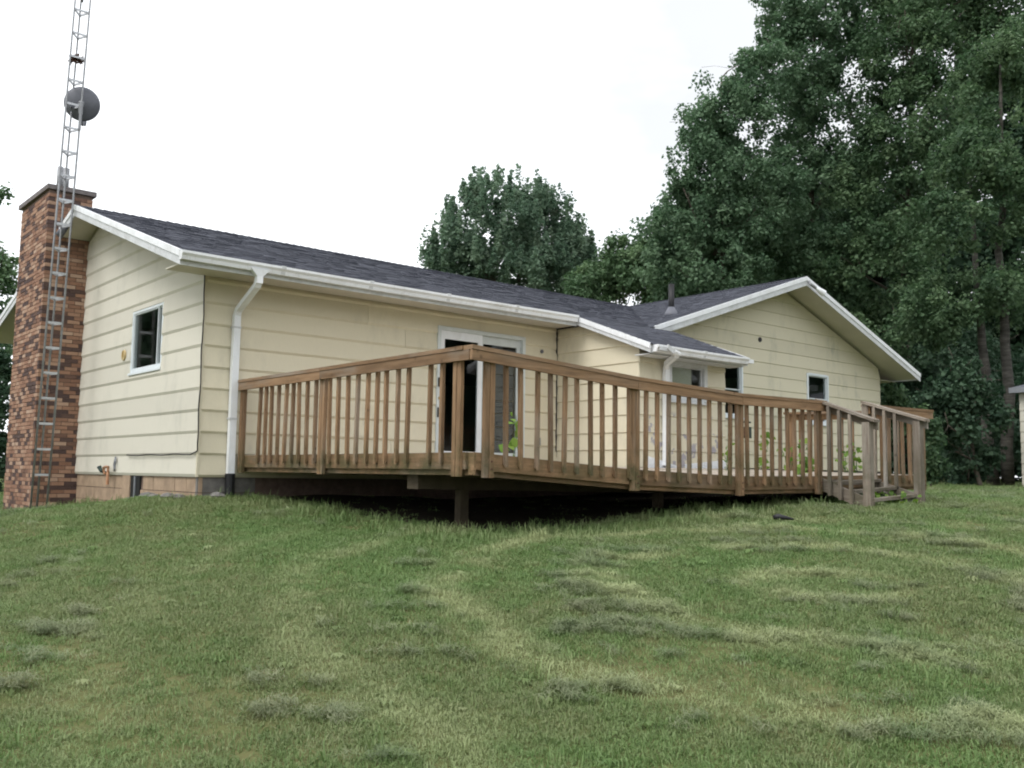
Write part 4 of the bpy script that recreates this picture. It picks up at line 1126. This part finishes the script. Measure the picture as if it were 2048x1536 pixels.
# ------------------------------------------------------------------ foliage
def leaf_cloud(cl_c, cl_r, per, size, rng, droop=0.2, vert=1.0, flame=False, tone_c=None):
    """leaf quads scattered in clumps. cl_c (n,3), cl_r (n,)"""
    n = len(cl_c)
    c = np.repeat(cl_c, per, axis=0); r = np.repeat(cl_r, per)
    d = rng.normal(size=(n * per, 3)); d /= np.linalg.norm(d, axis=1)[:, None]
    rad = rng.random(n * per) ** 0.5
    p = c + d * (rad * r)[:, None] * np.array([1, 1, vert])
    if flame:                 # upright pointed sprays
        hz = rng.random(n * per) ** 1.3
        p = c + d * np.array([1, 1, 0.25]) * (rad * r * (1.05 - hz))[:, None] + np.array([0, 0, 1.0]) * (hz * r * 2.6)[:, None]
    nrm = d * 0.6 + rng.normal(size=d.shape) * 0.6 + np.array([0, 0, 0.55])
    nrm /= np.linalg.norm(nrm, axis=1)[:, None]
    t = rng.normal(size=d.shape); t[:, 2] -= droop
    t -= nrm * (t * nrm).sum(1)[:, None]; t /= np.linalg.norm(t, axis=1)[:, None]
    s = np.cross(nrm, t)
    L = size * (0.65 + 0.7 * rng.random(n * per)); W = L * (0.36 + 0.14 * rng.random(n * per))
    a = p; b_ = p + t * (L * 0.5)[:, None] + s * W[:, None] + nrm * (W * 0.25)[:, None]
    e = p + t * L[:, None] - nrm * (L * 0.12)[:, None]; g = p + t * (L * 0.5)[:, None] - s * W[:, None] + nrm * (W * 0.25)[:, None]
    v = np.stack([a, b_, e, g], 1).reshape(-1, 3)
    q = np.arange(len(v)).reshape(-1, 4)
    tc = np.repeat(tone_c if tone_c is not None else rng.random(n), per)
    tone = np.clip(0.5 + (tc - 0.5) * 0.8 + rng.normal(size=n * per) * 0.10, 0, 1)
    return v, q, np.repeat(tone, 4)
def crown_clumps(blobs, clump, dens, rng, gaps=0.0):
    cs, rs = [], []
    for (x, y, z, rx, rz) in blobs:
        R_ = (rx * rx * rz) ** (1 / 3)
        n = max(5, int(dens * 4 * math.pi * R_ * R_ / (clump * clump * 2.4)))
        d = rng.normal(size=(n, 3)); d /= np.linalg.norm(d, axis=1)[:, None]
        rad = 0.45 + 0.62 * rng.random(n) ** 0.6
        rad += 0.10 * np.sin(d[:, 0] * 5 + x) * np.cos(d[:, 2] * 4 + y)
        p = np.array([x, y, z]) + d * rad[:, None] * np.array([rx, rx, rz])
        gap = np.sin(p[:, 0] * 2.1 + 1.3 * p[:, 2]) + np.sin(p[:, 1] * 2.4 - 1.1 * p[:, 2]) + np.sin(p[:, 2] * 2.9 + p[:, 0])
        p = p[gap > -1.55 + gaps]                     # leave openings between the boughs
        cs.append(p); rs.append(clump * (0.6 + 0.75 * rng.random(len(p))))
    return np.concatenate(cs), np.concatenate(rs)
def wiggle(a, b_, n, amp, rng):
    pts = []
    for i in range(n + 1):
        t = i / n; p = Vector(a).lerp(Vector(b_), t)
        if 0 < i < n: p += Vector(rng.normal(size=3) * amp)
        pts.append(p)
    return pts
def tree(name, label, base, blobs, leaf, bark, seed, clump=0.42, per=46, size=0.17, dens=1.0, trunk_r=0.16, cat='tree', group=None, vert=1.0, droop=0.2, trunks=None, limbs=True, flame=False, gaps=0.0):
    rng = np.random.default_rng(seed)
    zb = gz1(*base)
    t = thing(name, (base[0], base[1], zb), label, cat, group)
    cc, cr = crown_clumps(blobs, clump, dens, rng, gaps)
    v, q, tone = leaf_cloud(cc, cr, per, size, rng, droop, vert, flame)
    np_mesh('crown', v, q, leaf, tone, t)
    top = max(bl[2] + bl[4] * 0.15 for bl in blobs) - 0.4
    tx = sum(bl[0] * bl[3] for bl in blobs) / sum(bl[3] for bl in blobs); ty = sum(bl[1] * bl[3] for bl in blobs) / sum(bl[3] for bl in blobs)
    mb = MB()
    starts = trunks or [((base[0], base[1]), (tx, ty, top))]
    for (bx, by), tip in starts:
        pts = wiggle((bx, by, gz1(bx, by) - 0.2), tip, 9, 0.05 * trunk_r / 0.16, rng)
        mb.tube(pts, [trunk_r * (1.15 - 0.95 * i / 9) for i in range(10)], 9)
        if limbs:
            for bl in blobs:
                for k in range(3):
                    tgt = Vector((bl[0] + rng.normal() * bl[3] * 0.4, bl[1] + rng.normal() * bl[3] * 0.4, bl[2] + rng.normal() * bl[4] * 0.4))
                    best = min(range(2, 10), key=lambda i: abs(pts[i].z - (tgt.z - (tgt - pts[i]).to_2d().length * 0.7)))
                    a = pts[best]
                    lp = wiggle(a, tgt, 4, 0.10, rng)
                    r0 = max(0.02, trunk_r * (1.1 - 0.95 * best / 9) * 0.5)
                    mb.tube(lp, [r0 * (1 - 0.2 * i) + 0.006 for i in range(5)], 6)
                    for _ in range(2):
                        s_ = lp[2 + int(rng.integers(0, 2))]; e_ = s_ + Vector(rng.normal(size=3) * 0.6 * min(1.5, bl[3])) + Vector((0, 0, 0.3))
                        mb.tube(wiggle(s_, e_, 3, 0.06, rng), [r0 * 0.4, r0 * 0.3, r0 * 0.2, 0.006], 5)
    mb.build('trunk', bark, t, True)
    return t

TREES = {
'maple':((22.4,20.3),[(21.30,19.92,10.60,2.42,2.09),(19.43,20.33,9.37,1.50,1.29),(22.77,18.75,9.97,1.76,1.87),(21.62,19.91,8.42,3.30,1.32),(21.09,20.58,11.94,1.11,1.00),(23.31,19.38,11.78,0.86,1.01),(23.27,17.19,8.48,0.97,1.18),(18.82,20.92,8.82,0.64,0.75),(24.0,17.6,7.6,1.0,1.1),(23.9,18.0,9.6,1.1,1.2),(24.6,16.9,8.3,0.8,0.9)]),
'pale':((22.9,14.6),[(22.67,13.72,8.68,1.00,0.90),(22.07,14.37,7.58,1.10,1.10),(22.52,12.66,7.69,1.07,1.36),(20.79,14.20,7.08,0.54,0.68)]),
'aspenA':((22.9,9.3),[(21.95,8.85,11.0,1.55,1.75),(20.85,9.3,9.0,1.3,1.6),(22.54,8.71,12.80,1.54,1.54),(22.88,8.12,9.97,2.05,2.14),(21.58,8.89,7.36,2.02,1.32),(23.86,8.02,14.65,1.19,1.38)]),
'aspenB':((28.1,8.9),[(26.55,8.16,16.28,1.94,2.13),(25.98,8.43,18.01,1.26,1.75),(27.64,7.58,13.59,2.33,2.33),(27.26,8.27,10.68,2.52,2.33),(28.38,7.07,18.69,2.16,1.97),(26.25,8.10,8.33,2.64,1.70)]),
'aspenC':((28.8,5.7),[(27.76,4.56,15.82,1.93,1.93),(27.57,3.80,12.72,2.05,1.96),(27.27,5.01,10.37,1.99,2.17),(26.72,5.16,7.56,2.32,1.78),(28.78,3.52,17.31,1.65,1.28),(29.6,2.2,18.2,1.7,1.6),(29.4,1.9,15.6,1.6,1.7),(28.9,4.8,18.9,1.7,1.3),(26.36,5.78,5.06,1.96,1.43)]),
'birch':((23.3,-0.2),[(22.77,-0.54,11.48,1.01,1.44),(22.00,-0.24,9.01,1.20,1.06),(21.09,0.10,7.18,1.04,0.76),(22.91,-0.92,8.33,0.85,1.42),(21.55,-0.04,5.25,1.39,0.69),(23.94,-1.00,12.43,0.88,1.17),(21.40,0.82,4.63,1.06,0.64),(23.52,-1.05,5.23,0.85,1.13)]),
'under1':((20.6,-0.8),[(20.45,-0.62,1.75,0.85,0.6),(19.95,-0.1,2.1,0.6,0.5),(20.5,-0.75,2.4,0.5,0.6),(20.4,-0.5,2.75,0.55,0.5),(20.9,-0.2,0.7,0.8,0.6)]),
'under2':((28.2,3.5),[(27.87,3.29,4.27,1.56,1.04),(27.31,3.94,2.88,1.04,1.21),(29.77,3.37,1.22,1.43,0.89),(25.6,2.6,1.0,1.2,0.9),(24.2,1.2,0.8,0.9,0.7)]),
'shrub':((15.8,-1.8),[(15.80,-1.84,0.72,0.29,0.50),(15.65,-1.79,1.32,0.20,0.28),(15.91,-1.88,0.33,0.22,0.28)]),
'corner':((18.1,0.2),[(17.90,0.14,2.23,0.28,0.28),(18.08,0.05,1.73,0.31,0.38),(17.87,0.27,1.35,0.25,0.38)]),
'back1':((36.8,18.6),[(35.36,18.42,11.48,4.46,3.93),(37.38,16.41,12.4,3.93,3.8),(39.5,13.5,13.0,3.6,3.6),(33.33,19.11,9.18,2.57,1.54)]),
'back2':((41.6,14.6),[(40.75,13.84,11.58,4.46,4.98),(40.96,12.95,6.76,4.37,3.85)]),
'back3':((43.5,10.2),[(42.83,9.61,10.19,4.28,4.28),(41.82,9.80,5.07,3.70,3.70),(44.86,8.61,15.03,3.08,3.34)]),
'back4':((44.3,7.0),[(45.5,6.2,20.5,2.6,2.4),(44.8,8.6,19.0,2.6,2.6),(43.78,6.22,9.83,3.13,4.82),(42.78,6.49,3.97,3.07,3.30),(44.94,5.73,16.42,2.22,2.96)]),
'left1':((1.0,17.4),[(0.81,16.94,4.76,0.75,1.16),(1.07,16.64,5.45,0.38,0.61),(1.04,16.97,3.00,0.61,1.09),(0.43,17.06,6.39,0.55,0.82),(0.75,16.6,7.6,0.30,0.30)]),
'left2':((0.3,14.9),[(0.75,14.78,0.6,0.55,1.2),(0.62,14.74,2.2,0.45,0.9),(0.2,15.2,0.8,0.7,1.2)]),
}
T = TREES
tree('maple_tree', 'round spiky-topped maple rising behind the middle of the roof', T['maple'][0], T['maple'][1], M_LEAFM, M_BARK, 1, clump=0.33, per=80, size=0.14, dens=0.95, droop=-0.4, flame=True, gaps=0.35)
tree('young_tree', 'pale green young tree behind the roof junction, between maple and aspens', T['pale'][0], T['pale'][1], M_LEAFP, M_BARK, 2, clump=0.34, per=90, size=0.13, dens=1.25, trunk_r=0.1)
WG = 'big trees beyond the wing'
tree('aspen_tree', 'leftmost tall aspen beyond the wing, edge of crown against sky', T['aspenA'][0], T['aspenA'][1], M_LEAFA, M_BARK, 3, group=WG, clump=0.40, per=95, size=0.125, dens=1.15, droop=0.7)
tree('aspen_tree', 'middle tall aspen directly above the wing gable peak', T['aspenB'][0], T['aspenB'][1], M_LEAFA, M_BARK, 4, group=WG, clump=0.42, per=92, size=0.13, dens=1.1, droop=0.7, gaps=0.1)
tree('aspen_tree', 'right tall aspen between the wing gable and the pale trunk', T['aspenC'][0], T['aspenC'][1], M_LEAFB, M_BARK, 5, group=WG, clump=0.42, per=92, size=0.13, dens=1.1, droop=0.5)
tree('birch_tree', 'birch with two pale trunks near the right edge, nearest of the tall trees', T['birch'][0], T['birch'][1], M_LEAFB, M_BIRCH, 6, clump=0.32, per=80, size=0.105, trunk_r=0.16, dens=1.15, limbs=False,
     trunks=[((23.35, -0.35), (22.95, -0.7, 12.3)), ((23.1, -0.1), (22.2, 0.0, 9.2))], group=WG)
tree('understory_tree', 'low drooping dark tree beside the shed at the wood edge', T['under1'][0], T['under1'][1], M_LEAFD, M_BARK, 7, clump=0.27, per=50, size=0.12, trunk_r=0.06)
tree('understory_tree', 'dark low tree just right of the wing eave', T['under2'][0], T['under2'][1], M_LEAFD, M_BARK, 8, clump=0.4, per=46, size=0.15, trunk_r=0.10)
tree('shrub', 'green shrub on the lawn behind the stair post', T['shrub'][0], T['shrub'][1], M_LEAFB, M_BARK, 9, clump=0.15, per=40, size=0.085, trunk_r=0.02, cat='shrub', limbs=False)
tree('shrub', 'small leafy shrub peeking past the far corner of the wing', T['corner'][0], T['corner'][1], M_LEAFB, M_BARK, 10, clump=0.17, per=34, size=0.10, trunk_r=0.02, cat='shrub', limbs=False)
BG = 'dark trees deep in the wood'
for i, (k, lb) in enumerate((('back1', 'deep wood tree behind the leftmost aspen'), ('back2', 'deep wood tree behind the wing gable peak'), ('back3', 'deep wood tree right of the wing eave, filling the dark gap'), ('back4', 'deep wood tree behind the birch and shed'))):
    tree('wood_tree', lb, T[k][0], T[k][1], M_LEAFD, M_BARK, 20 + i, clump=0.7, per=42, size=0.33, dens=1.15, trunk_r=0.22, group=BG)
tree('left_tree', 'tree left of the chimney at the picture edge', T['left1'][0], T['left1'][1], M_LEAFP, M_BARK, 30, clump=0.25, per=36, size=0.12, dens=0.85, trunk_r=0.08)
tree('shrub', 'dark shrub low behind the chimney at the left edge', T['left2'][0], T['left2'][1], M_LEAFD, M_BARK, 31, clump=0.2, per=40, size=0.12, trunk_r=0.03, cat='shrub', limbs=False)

# thicket that closes the wood edge on the right
rng = np.random.default_rng(40)
bl = []
for i in range(30):
    t = (i % 15) / 14; far = i // 15
    x = 30 + 8.0 * far + 1.5 * math.sin(i * 1.7) + t * 3; y = 10.5 - 23 * t + rng.normal() * 0.6
    bl.append((x, y, 1.4 + rng.random() * 1.2 + far, 1.7, 1.9 + far))
cc, cr = crown_clumps(bl, 0.55, 0.9, rng)
v, q, tone = leaf_cloud(cc, cr, 36, 0.22, rng)
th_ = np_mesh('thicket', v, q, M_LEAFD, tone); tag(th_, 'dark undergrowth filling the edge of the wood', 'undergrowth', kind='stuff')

# unseen tree row added behind the viewer to darken panes; others left of house
rng = np.random.default_rng(41)
bl = []
for i in range(13):
    t = i / 12
    bl.append((4 + 42 * t, -46 + 26 * t * t + rng.normal() * 1.5, 5.0 + rng.random() * 3, 3.6, 5.5))
for (x, y, z) in ((-9, 27, 4), (-14, 24, 5), (-6, 31, 3.5), (-20, 20, 5)): bl.append((x, y, z, 3.0, 4.0))
cc, cr = crown_clumps(bl, 0.9, 2.2, rng, -2)
v, q, tone = leaf_cloud(cc, cr, 60, 0.34, rng)
tl_ = np_mesh('added_tree_line', v, q, M_LEAFD, tone); tag(tl_, 'unseen dark tree line, added for the window panes to mirror', 'trees', kind='stuff')

# weeds growing up round and through the deck
def weed(name, label, x, y, z, h, nst, nl, ls, spread, seed, group=None, up=True):
    rng = np.random.default_rng(seed)
    t = thing(name, (x, y, z), label, 'weed', group)
    mb = MB(); c = []
    for s_ in range(nst):
        e = Vector((x + rng.normal() * spread, y + rng.normal() * spread, z + h * (0.6 + 0.4 * rng.random())))
        pts = wiggle((x + rng.normal() * 0.02, y, z - 0.05), e, 6, 0.015, rng)
        mb.tube(pts, [0.006 - 0.0006 * i for i in range(7)], 5)
        for k in range(nl):
            p = pts[min(6, 1 + int(rng.integers(0, 6)))]
            c.append(p + Vector(rng.normal(size=3) * 0.02))
    mb.build('stem', M_GREENP if False else M_LEAFP, t)
    c = np.array([tuple(p) for p in c])
    v, q, tone = leaf_cloud(c, np.full(len(c), 0.04), 1, ls, rng, 0.4)
    A, B_, E_, G_ = (v[k::4] for k in range(4))          # round the diamond into a broad leaf
    b1 = A + (B_ - A) * 0.95 + (B_ - G_) * 0.02; g1 = A + (G_ - A) * 0.95 - (B_ - G_) * 0.02
    b2 = B_ * 0.55 + E_ * 0.45 + (B_ - G_) * 0.14; g2 = G_ * 0.55 + E_ * 0.45 - (B_ - G_) * 0.14
    nl_ = len(A); v = np.concatenate([A, b1, b2, E_, g2, g1]); k_ = np.arange(nl_)
    q = np.concatenate([np.c_[k_, k_ + nl_, k_ + 2 * nl_, k_ + 3 * nl_], np.c_[k_, k_ + 3 * nl_, k_ + 4 * nl_, k_ + 5 * nl_]])
    tone = np.tile(tone[::4], 6)
    np_mesh('leaves', v, q, M_WEED, tone, t)
    return t
weed('vine', 'bright green broad-leaved vine growing before the patio door', 3.62, -2.0, zd(3.6, -2.0), 0.95, 2, 10, 0.13, 0.06, 51)
WGp = 'weeds growing through the deck'
for i, (x, y, h, ns, nl, ls, sp, lb) in enumerate((
    (6.75, -3.2, 0.38, 3, 7, 0.085, 0.05, 'leafy weed before the bump-out downspout, left of the green stake'),
    (7.75, -3.1, 0.62, 3, 9, 0.10, 0.07, 'tall leafy weed just right of the green stake'),
    (8.15, -3.3, 0.42, 3, 8, 0.09, 0.09, 'spreading thin weed mid deck, left of the dense clump'),
    (8.50, -3.4, 0.75, 2, 10, 0.08, 0.04, 'tall thin weed beside the far end rail post'),
    (8.75, -3.9, 0.55, 2, 9, 0.08, 0.05, 'weed with yellowing leaves near the front rail end post'),
    (8.95, -3.95, 0.60, 3, 9, 0.08, 0.08, 'weed seen between the stair spindles'))):
    weed('deck_weed', lb, x, y, zd(x, y), h, ns, nl, ls, sp, 60 + i, WGp)
weed('deck_weed', 'dense low clump of bright leaves on the deck boards', 7.9, -3.7, zd(7.9, -3.7), 0.20, 9, 7, 0.10, 0.10, 71, WGp)
weed('deck_weed', 'small bright clump at the head of the steps', 6.5, -4.6, zd(6.5, -4.6) , 0.13, 5, 6, 0.07, 0.05, 72, WGp)
for i, (x, y, h, lb) in enumerate(((6.75, -5.42, 0.16, 'yellow-green weed growing under the middle step, left side'), (7.15, -5.36, 0.16, 'green weed growing under the upper step, right side'), (7.0, -5.62, 0.12, 'low weed patch behind the bottom step'))):
    weed('step_weed', lb, x, y, gz1(x, y), h, 8, 6, 0.07, 0.12, 80 + i, 'weeds under the steps')

# ------------------------------------------------------------------ grass
rng = np.random.default_rng(90)
src = bpy.data.collections.new('grass_sources')
def tuft(name, nb, lmin, lmax, w, lean, spread, mt, flat=False):
    V, Q = [], []
    for i in range(nb):
        a = rng.random() * 2 * math.pi; r = spread * math.sqrt(rng.random())
        base = np.array([r * math.cos(a), r * math.sin(a), 0.0 if not flat else rng.random() * 0.03])
        yaw = rng.random() * 2 * math.pi; d = np.array([math.cos(yaw), math.sin(yaw), 0]); s = np.array([-d[1], d[0], 0])
        L = lmin + (lmax - lmin) * rng.random(); ln = lean * (0.3 + 0.9 * rng.random())
        up = np.array([0, 0, 1.0])
        if flat:
            p1 = base + d * L * 0.5 + up * rng.random() * 0.02; p2 = base + d * L + up * rng.normal() * 0.008 + s * rng.normal() * 0.02
        else:
            p1 = base + up * L * 0.55 + d * L * 0.18 * ln; p2 = base + up * L * (1 - 0.35 * ln) + d * L * 0.75 * ln
        k = len(V)
        V += [base - s * w, base + s * w, p1 + s * w * 0.85, p1 - s * w * 0.85, p2 + s * w * 0.15, p2 - s * w * 0.15]
        Q += [(k, k + 1, k + 2, k + 3), (k + 3, k + 2, k + 4, k + 5)]
    o = np_mesh(name, np.array(V), np.array(Q), mt)
    COL.objects.unlink(o); src.objects.link(o)
    return o
for i in range(5): tuft('tuft_%d' % i, 22, 0.013, 0.034, 0.0020, 1.2, 0.065, M_GRASS)
for i in range(2): tuft('tuft_%d' % (5 + i), 9, 0.05, 0.11, 0.0028, 0.8, 0.05, M_GRASS)
for i in range(3): tuft('tuft_%d' % (7 + i), 22, 0.03, 0.09, 0.0018, 0.5, 0.045, M_STRAW, True)

def rosette(name):
    V, Q = [], []
    for i in range(9):
        a = i * 2.4 + rng.random(); L = 0.015 + 0.018 * rng.random(); d = np.array([math.cos(a), math.sin(a), 0]); sd_ = np.array([-d[1], d[0], 0])
        b0_ = d * 0.008 + np.array([0, 0, 0.012]); m_ = b0_ + d * L * 0.6 + np.array([0, 0, 0.02]); e_ = b0_ + d * L + np.array([0, 0, 0.006])
        k = len(V); V += [b0_, m_ + sd_ * L * 0.3, e_, m_ - sd_ * L * 0.3]; Q.append((k, k + 1, k + 2, k + 3))
    o = np_mesh(name, np.array(V), np.array(Q), M_GRASS); COL.objects.unlink(o); src.objects.link(o)
rosette('tuft_90'); rosette('tuft_91')
YAW = 0.70316
def sample(n_near):
    rs, th = [], []
    R0, R1 = 2.6, 48
    # density falls with distance; blades are scaled up to keep the cover closed
    g = np.linspace(R0, R1, 4000)
    pdf = g * np.minimum(1, (5.5 / g)) ** 1.35
    cdf = np.cumsum(pdf); cdf /= cdf[-1]
    r = np.interp(rng.random(n_near), cdf, g)
    t = YAW + (rng.random(n_near) - 0.5) * 1.45
    return CAM_POS[0] + r * np.sin(t), CAM_POS[1] + r * np.cos(t), r
def fbm(x, y, s, seed):
    z = np.zeros_like(x); r_ = np.random.default_rng(seed); a = 1.0
    for o in range(5):
        for _ in range(3):
            k = r_.normal(size=2) * s * (1.9 ** o); z += a * np.sin(k[0] * x + k[1] * y + r_.random() * 6.28)
        a *= 0.6
    return z / 3.2
x, y, r = sample(260000)
inside = ((x > -0.02) & (x < 17.05) & (y > -0.02) & (y < 8.8)) | ((x > CX0) & (x < 0.1) & (y > CY0) & (y < CY1)) | ((x > BX0) & (x < BX1) & (y > BYW) & (y < 0.1)) | ((x > SXA) & (x < SXB) & (y > SYA) & (y < SYB))
under = (x > DXL + 0.5) & (x < DXR - 0.2) & (y > DYF + 0.5) & (y < 0)
bare = fbm(x, y, 0.9, 5) > 0.62
keep = ~inside & ~(under & (rng.random(len(x)) < 0.985)) & ~(bare & (rng.random(len(x)) < 0.55))
x, y, r = x[keep], y[keep], r[keep]
edge = ((np.abs(x - DXL) < 0.35) & (y > DYF - 0.3) & (y < 0.1)) | ((np.abs(y - DYF) < 0.45) & (x > DXL) & (x < 6.2)) | ((np.abs(x + 0.15) < 0.22) & (y > 3.2) & (y < 5.2))
idx = rng.integers(0, 5, len(x))
tall = (edge & (rng.random(len(x)) < 0.15)) | (rng.random(len(x)) < 0.003)
idx = np.where(tall, rng.integers(5, 7, len(x)), idx)
ros = rng.random(len(x)) < 0.004
idx = np.where(ros & ~tall, rng.integers(10, 12, len(x)), idx)
scl = (0.6 + 0.7 * rng.random(len(x))) * (1 + np.maximum(0, r - 5) / 20)
# cut grass lies in loose swaths that bend round the slope
x2, y2, r2 = sample(150000)
rad = np.hypot(x2 - 1.2, y2 + 8.0)
band = 0.30 * np.cos((rad - 2.75) * 5.6 + 0.8 * fbm(x2, y2, 0.5, 8)) + 0.35 * fbm(x2, y2, 1.8, 9) + 0.8 * fbm(x2, y2, 11.0, 10)
right = np.clip((3.4 - rad) / 1.5, 0, 1) * 0.55 + np.clip((x2 + 0.5) / 3, 0, 1) * 0.25 + 0.15
k2 = (band > 0.85 - 0.75 * right + 0.35 * rng.random(len(x2))) & ~((x2 > DXL - 0.2) & (x2 < DXR) & (y2 > DYF - 0.3)) & (x2 < 17) & ~((x2 > -0.7) & (y2 > -0.3))
x2, y2, r2, band = x2[k2], y2[k2], r2[k2], band[k2]
heap = np.clip((band - 0.5) * 0.9, 0, 1)
i2 = rng.integers(7, 10, len(x2)); s2 = (0.5 + 0.45 * rng.random(len(x2)) + 0.3 * heap) * (1 + np.maximum(0, r2 - 6) / 20)
PX = np.r_[x, x2]; PY = np.r_[y, y2]; PZ = np.r_[gz(x, y) - 0.004, gz(x2, y2) + 0.012 + 0.05 * heap * rng.random(len(x2))]
IDX = np.r_[idx, i2]; SC = np.r_[scl, s2]
ROT = np.c_[rng.normal(size=len(PX)) * 0.12, rng.normal(size=len(PX)) * 0.12, rng.random(len(PX)) * 6.28]
def scatter(name, sel, label, cat):
    me = bpy.data.meshes.new(name)
    n = int(sel.sum())
    me.vertices.add(n); me.vertices.foreach_set('co', np.c_[PX, PY, PZ][sel].astype(np.float32).ravel())
    a = me.attributes.new('idx', 'INT', 'POINT'); a.data.foreach_set('value', IDX[sel].astype(np.int32))
    a = me.attributes.new('scl', 'FLOAT', 'POINT'); a.data.foreach_set('value', SC[sel].astype(np.float32))
    a = me.attributes.new('rot', 'FLOAT_VECTOR', 'POINT'); a.data.foreach_set('vector', ROT[sel].astype(np.float32).ravel())
    o = bpy.data.objects.new(name, me); COL.objects.link(o)
    ng = bpy.data.node_groups.new(name + '_nodes', 'GeometryNodeTree')
    ng.interface.new_socket('Geometry', in_out='INPUT', socket_type='NodeSocketGeometry')
    ng.interface.new_socket('Geometry', in_out='OUTPUT', socket_type='NodeSocketGeometry')
    N, Lk = ng.nodes, ng.links
    gi = N.new('NodeGroupInput'); go = N.new('NodeGroupOutput')
    ip = N.new('GeometryNodeInstanceOnPoints'); ci = N.new('GeometryNodeCollectionInfo')
    ci.inputs['Collection'].default_value = src
    ci.inputs['Separate Children'].default_value = True; ci.inputs['Reset Children'].default_value = True
    def na(nm, dt):
        q_ = N.new('GeometryNodeInputNamedAttribute'); q_.data_type = dt; q_.inputs['Name'].default_value = nm; return q_.outputs['Attribute']
    Lk.new(gi.outputs[0], ip.inputs['Points']); Lk.new(ci.outputs[0], ip.inputs['Instance'])
    ip.inputs['Pick Instance'].default_value = True
    Lk.new(na('idx', 'INT'), ip.inputs['Instance Index']); Lk.new(na('rot', 'FLOAT_VECTOR'), ip.inputs['Rotation']); Lk.new(na('scl', 'FLOAT'), ip.inputs['Scale'])
    Lk.new(ip.outputs[0], go.inputs[0])
    md = o.modifiers.new('scatter', 'NODES'); md.node_group = ng
    tag(o, label, cat, kind='stuff')
    return o
isg = (IDX < 7) | (IDX > 9)
scatter('grass', isg, 'short mown green and yellowing lawn grass', 'grass')
scatter('cut_grass', ~isg, 'dry cut grass left lying in loose swaths', 'grass')
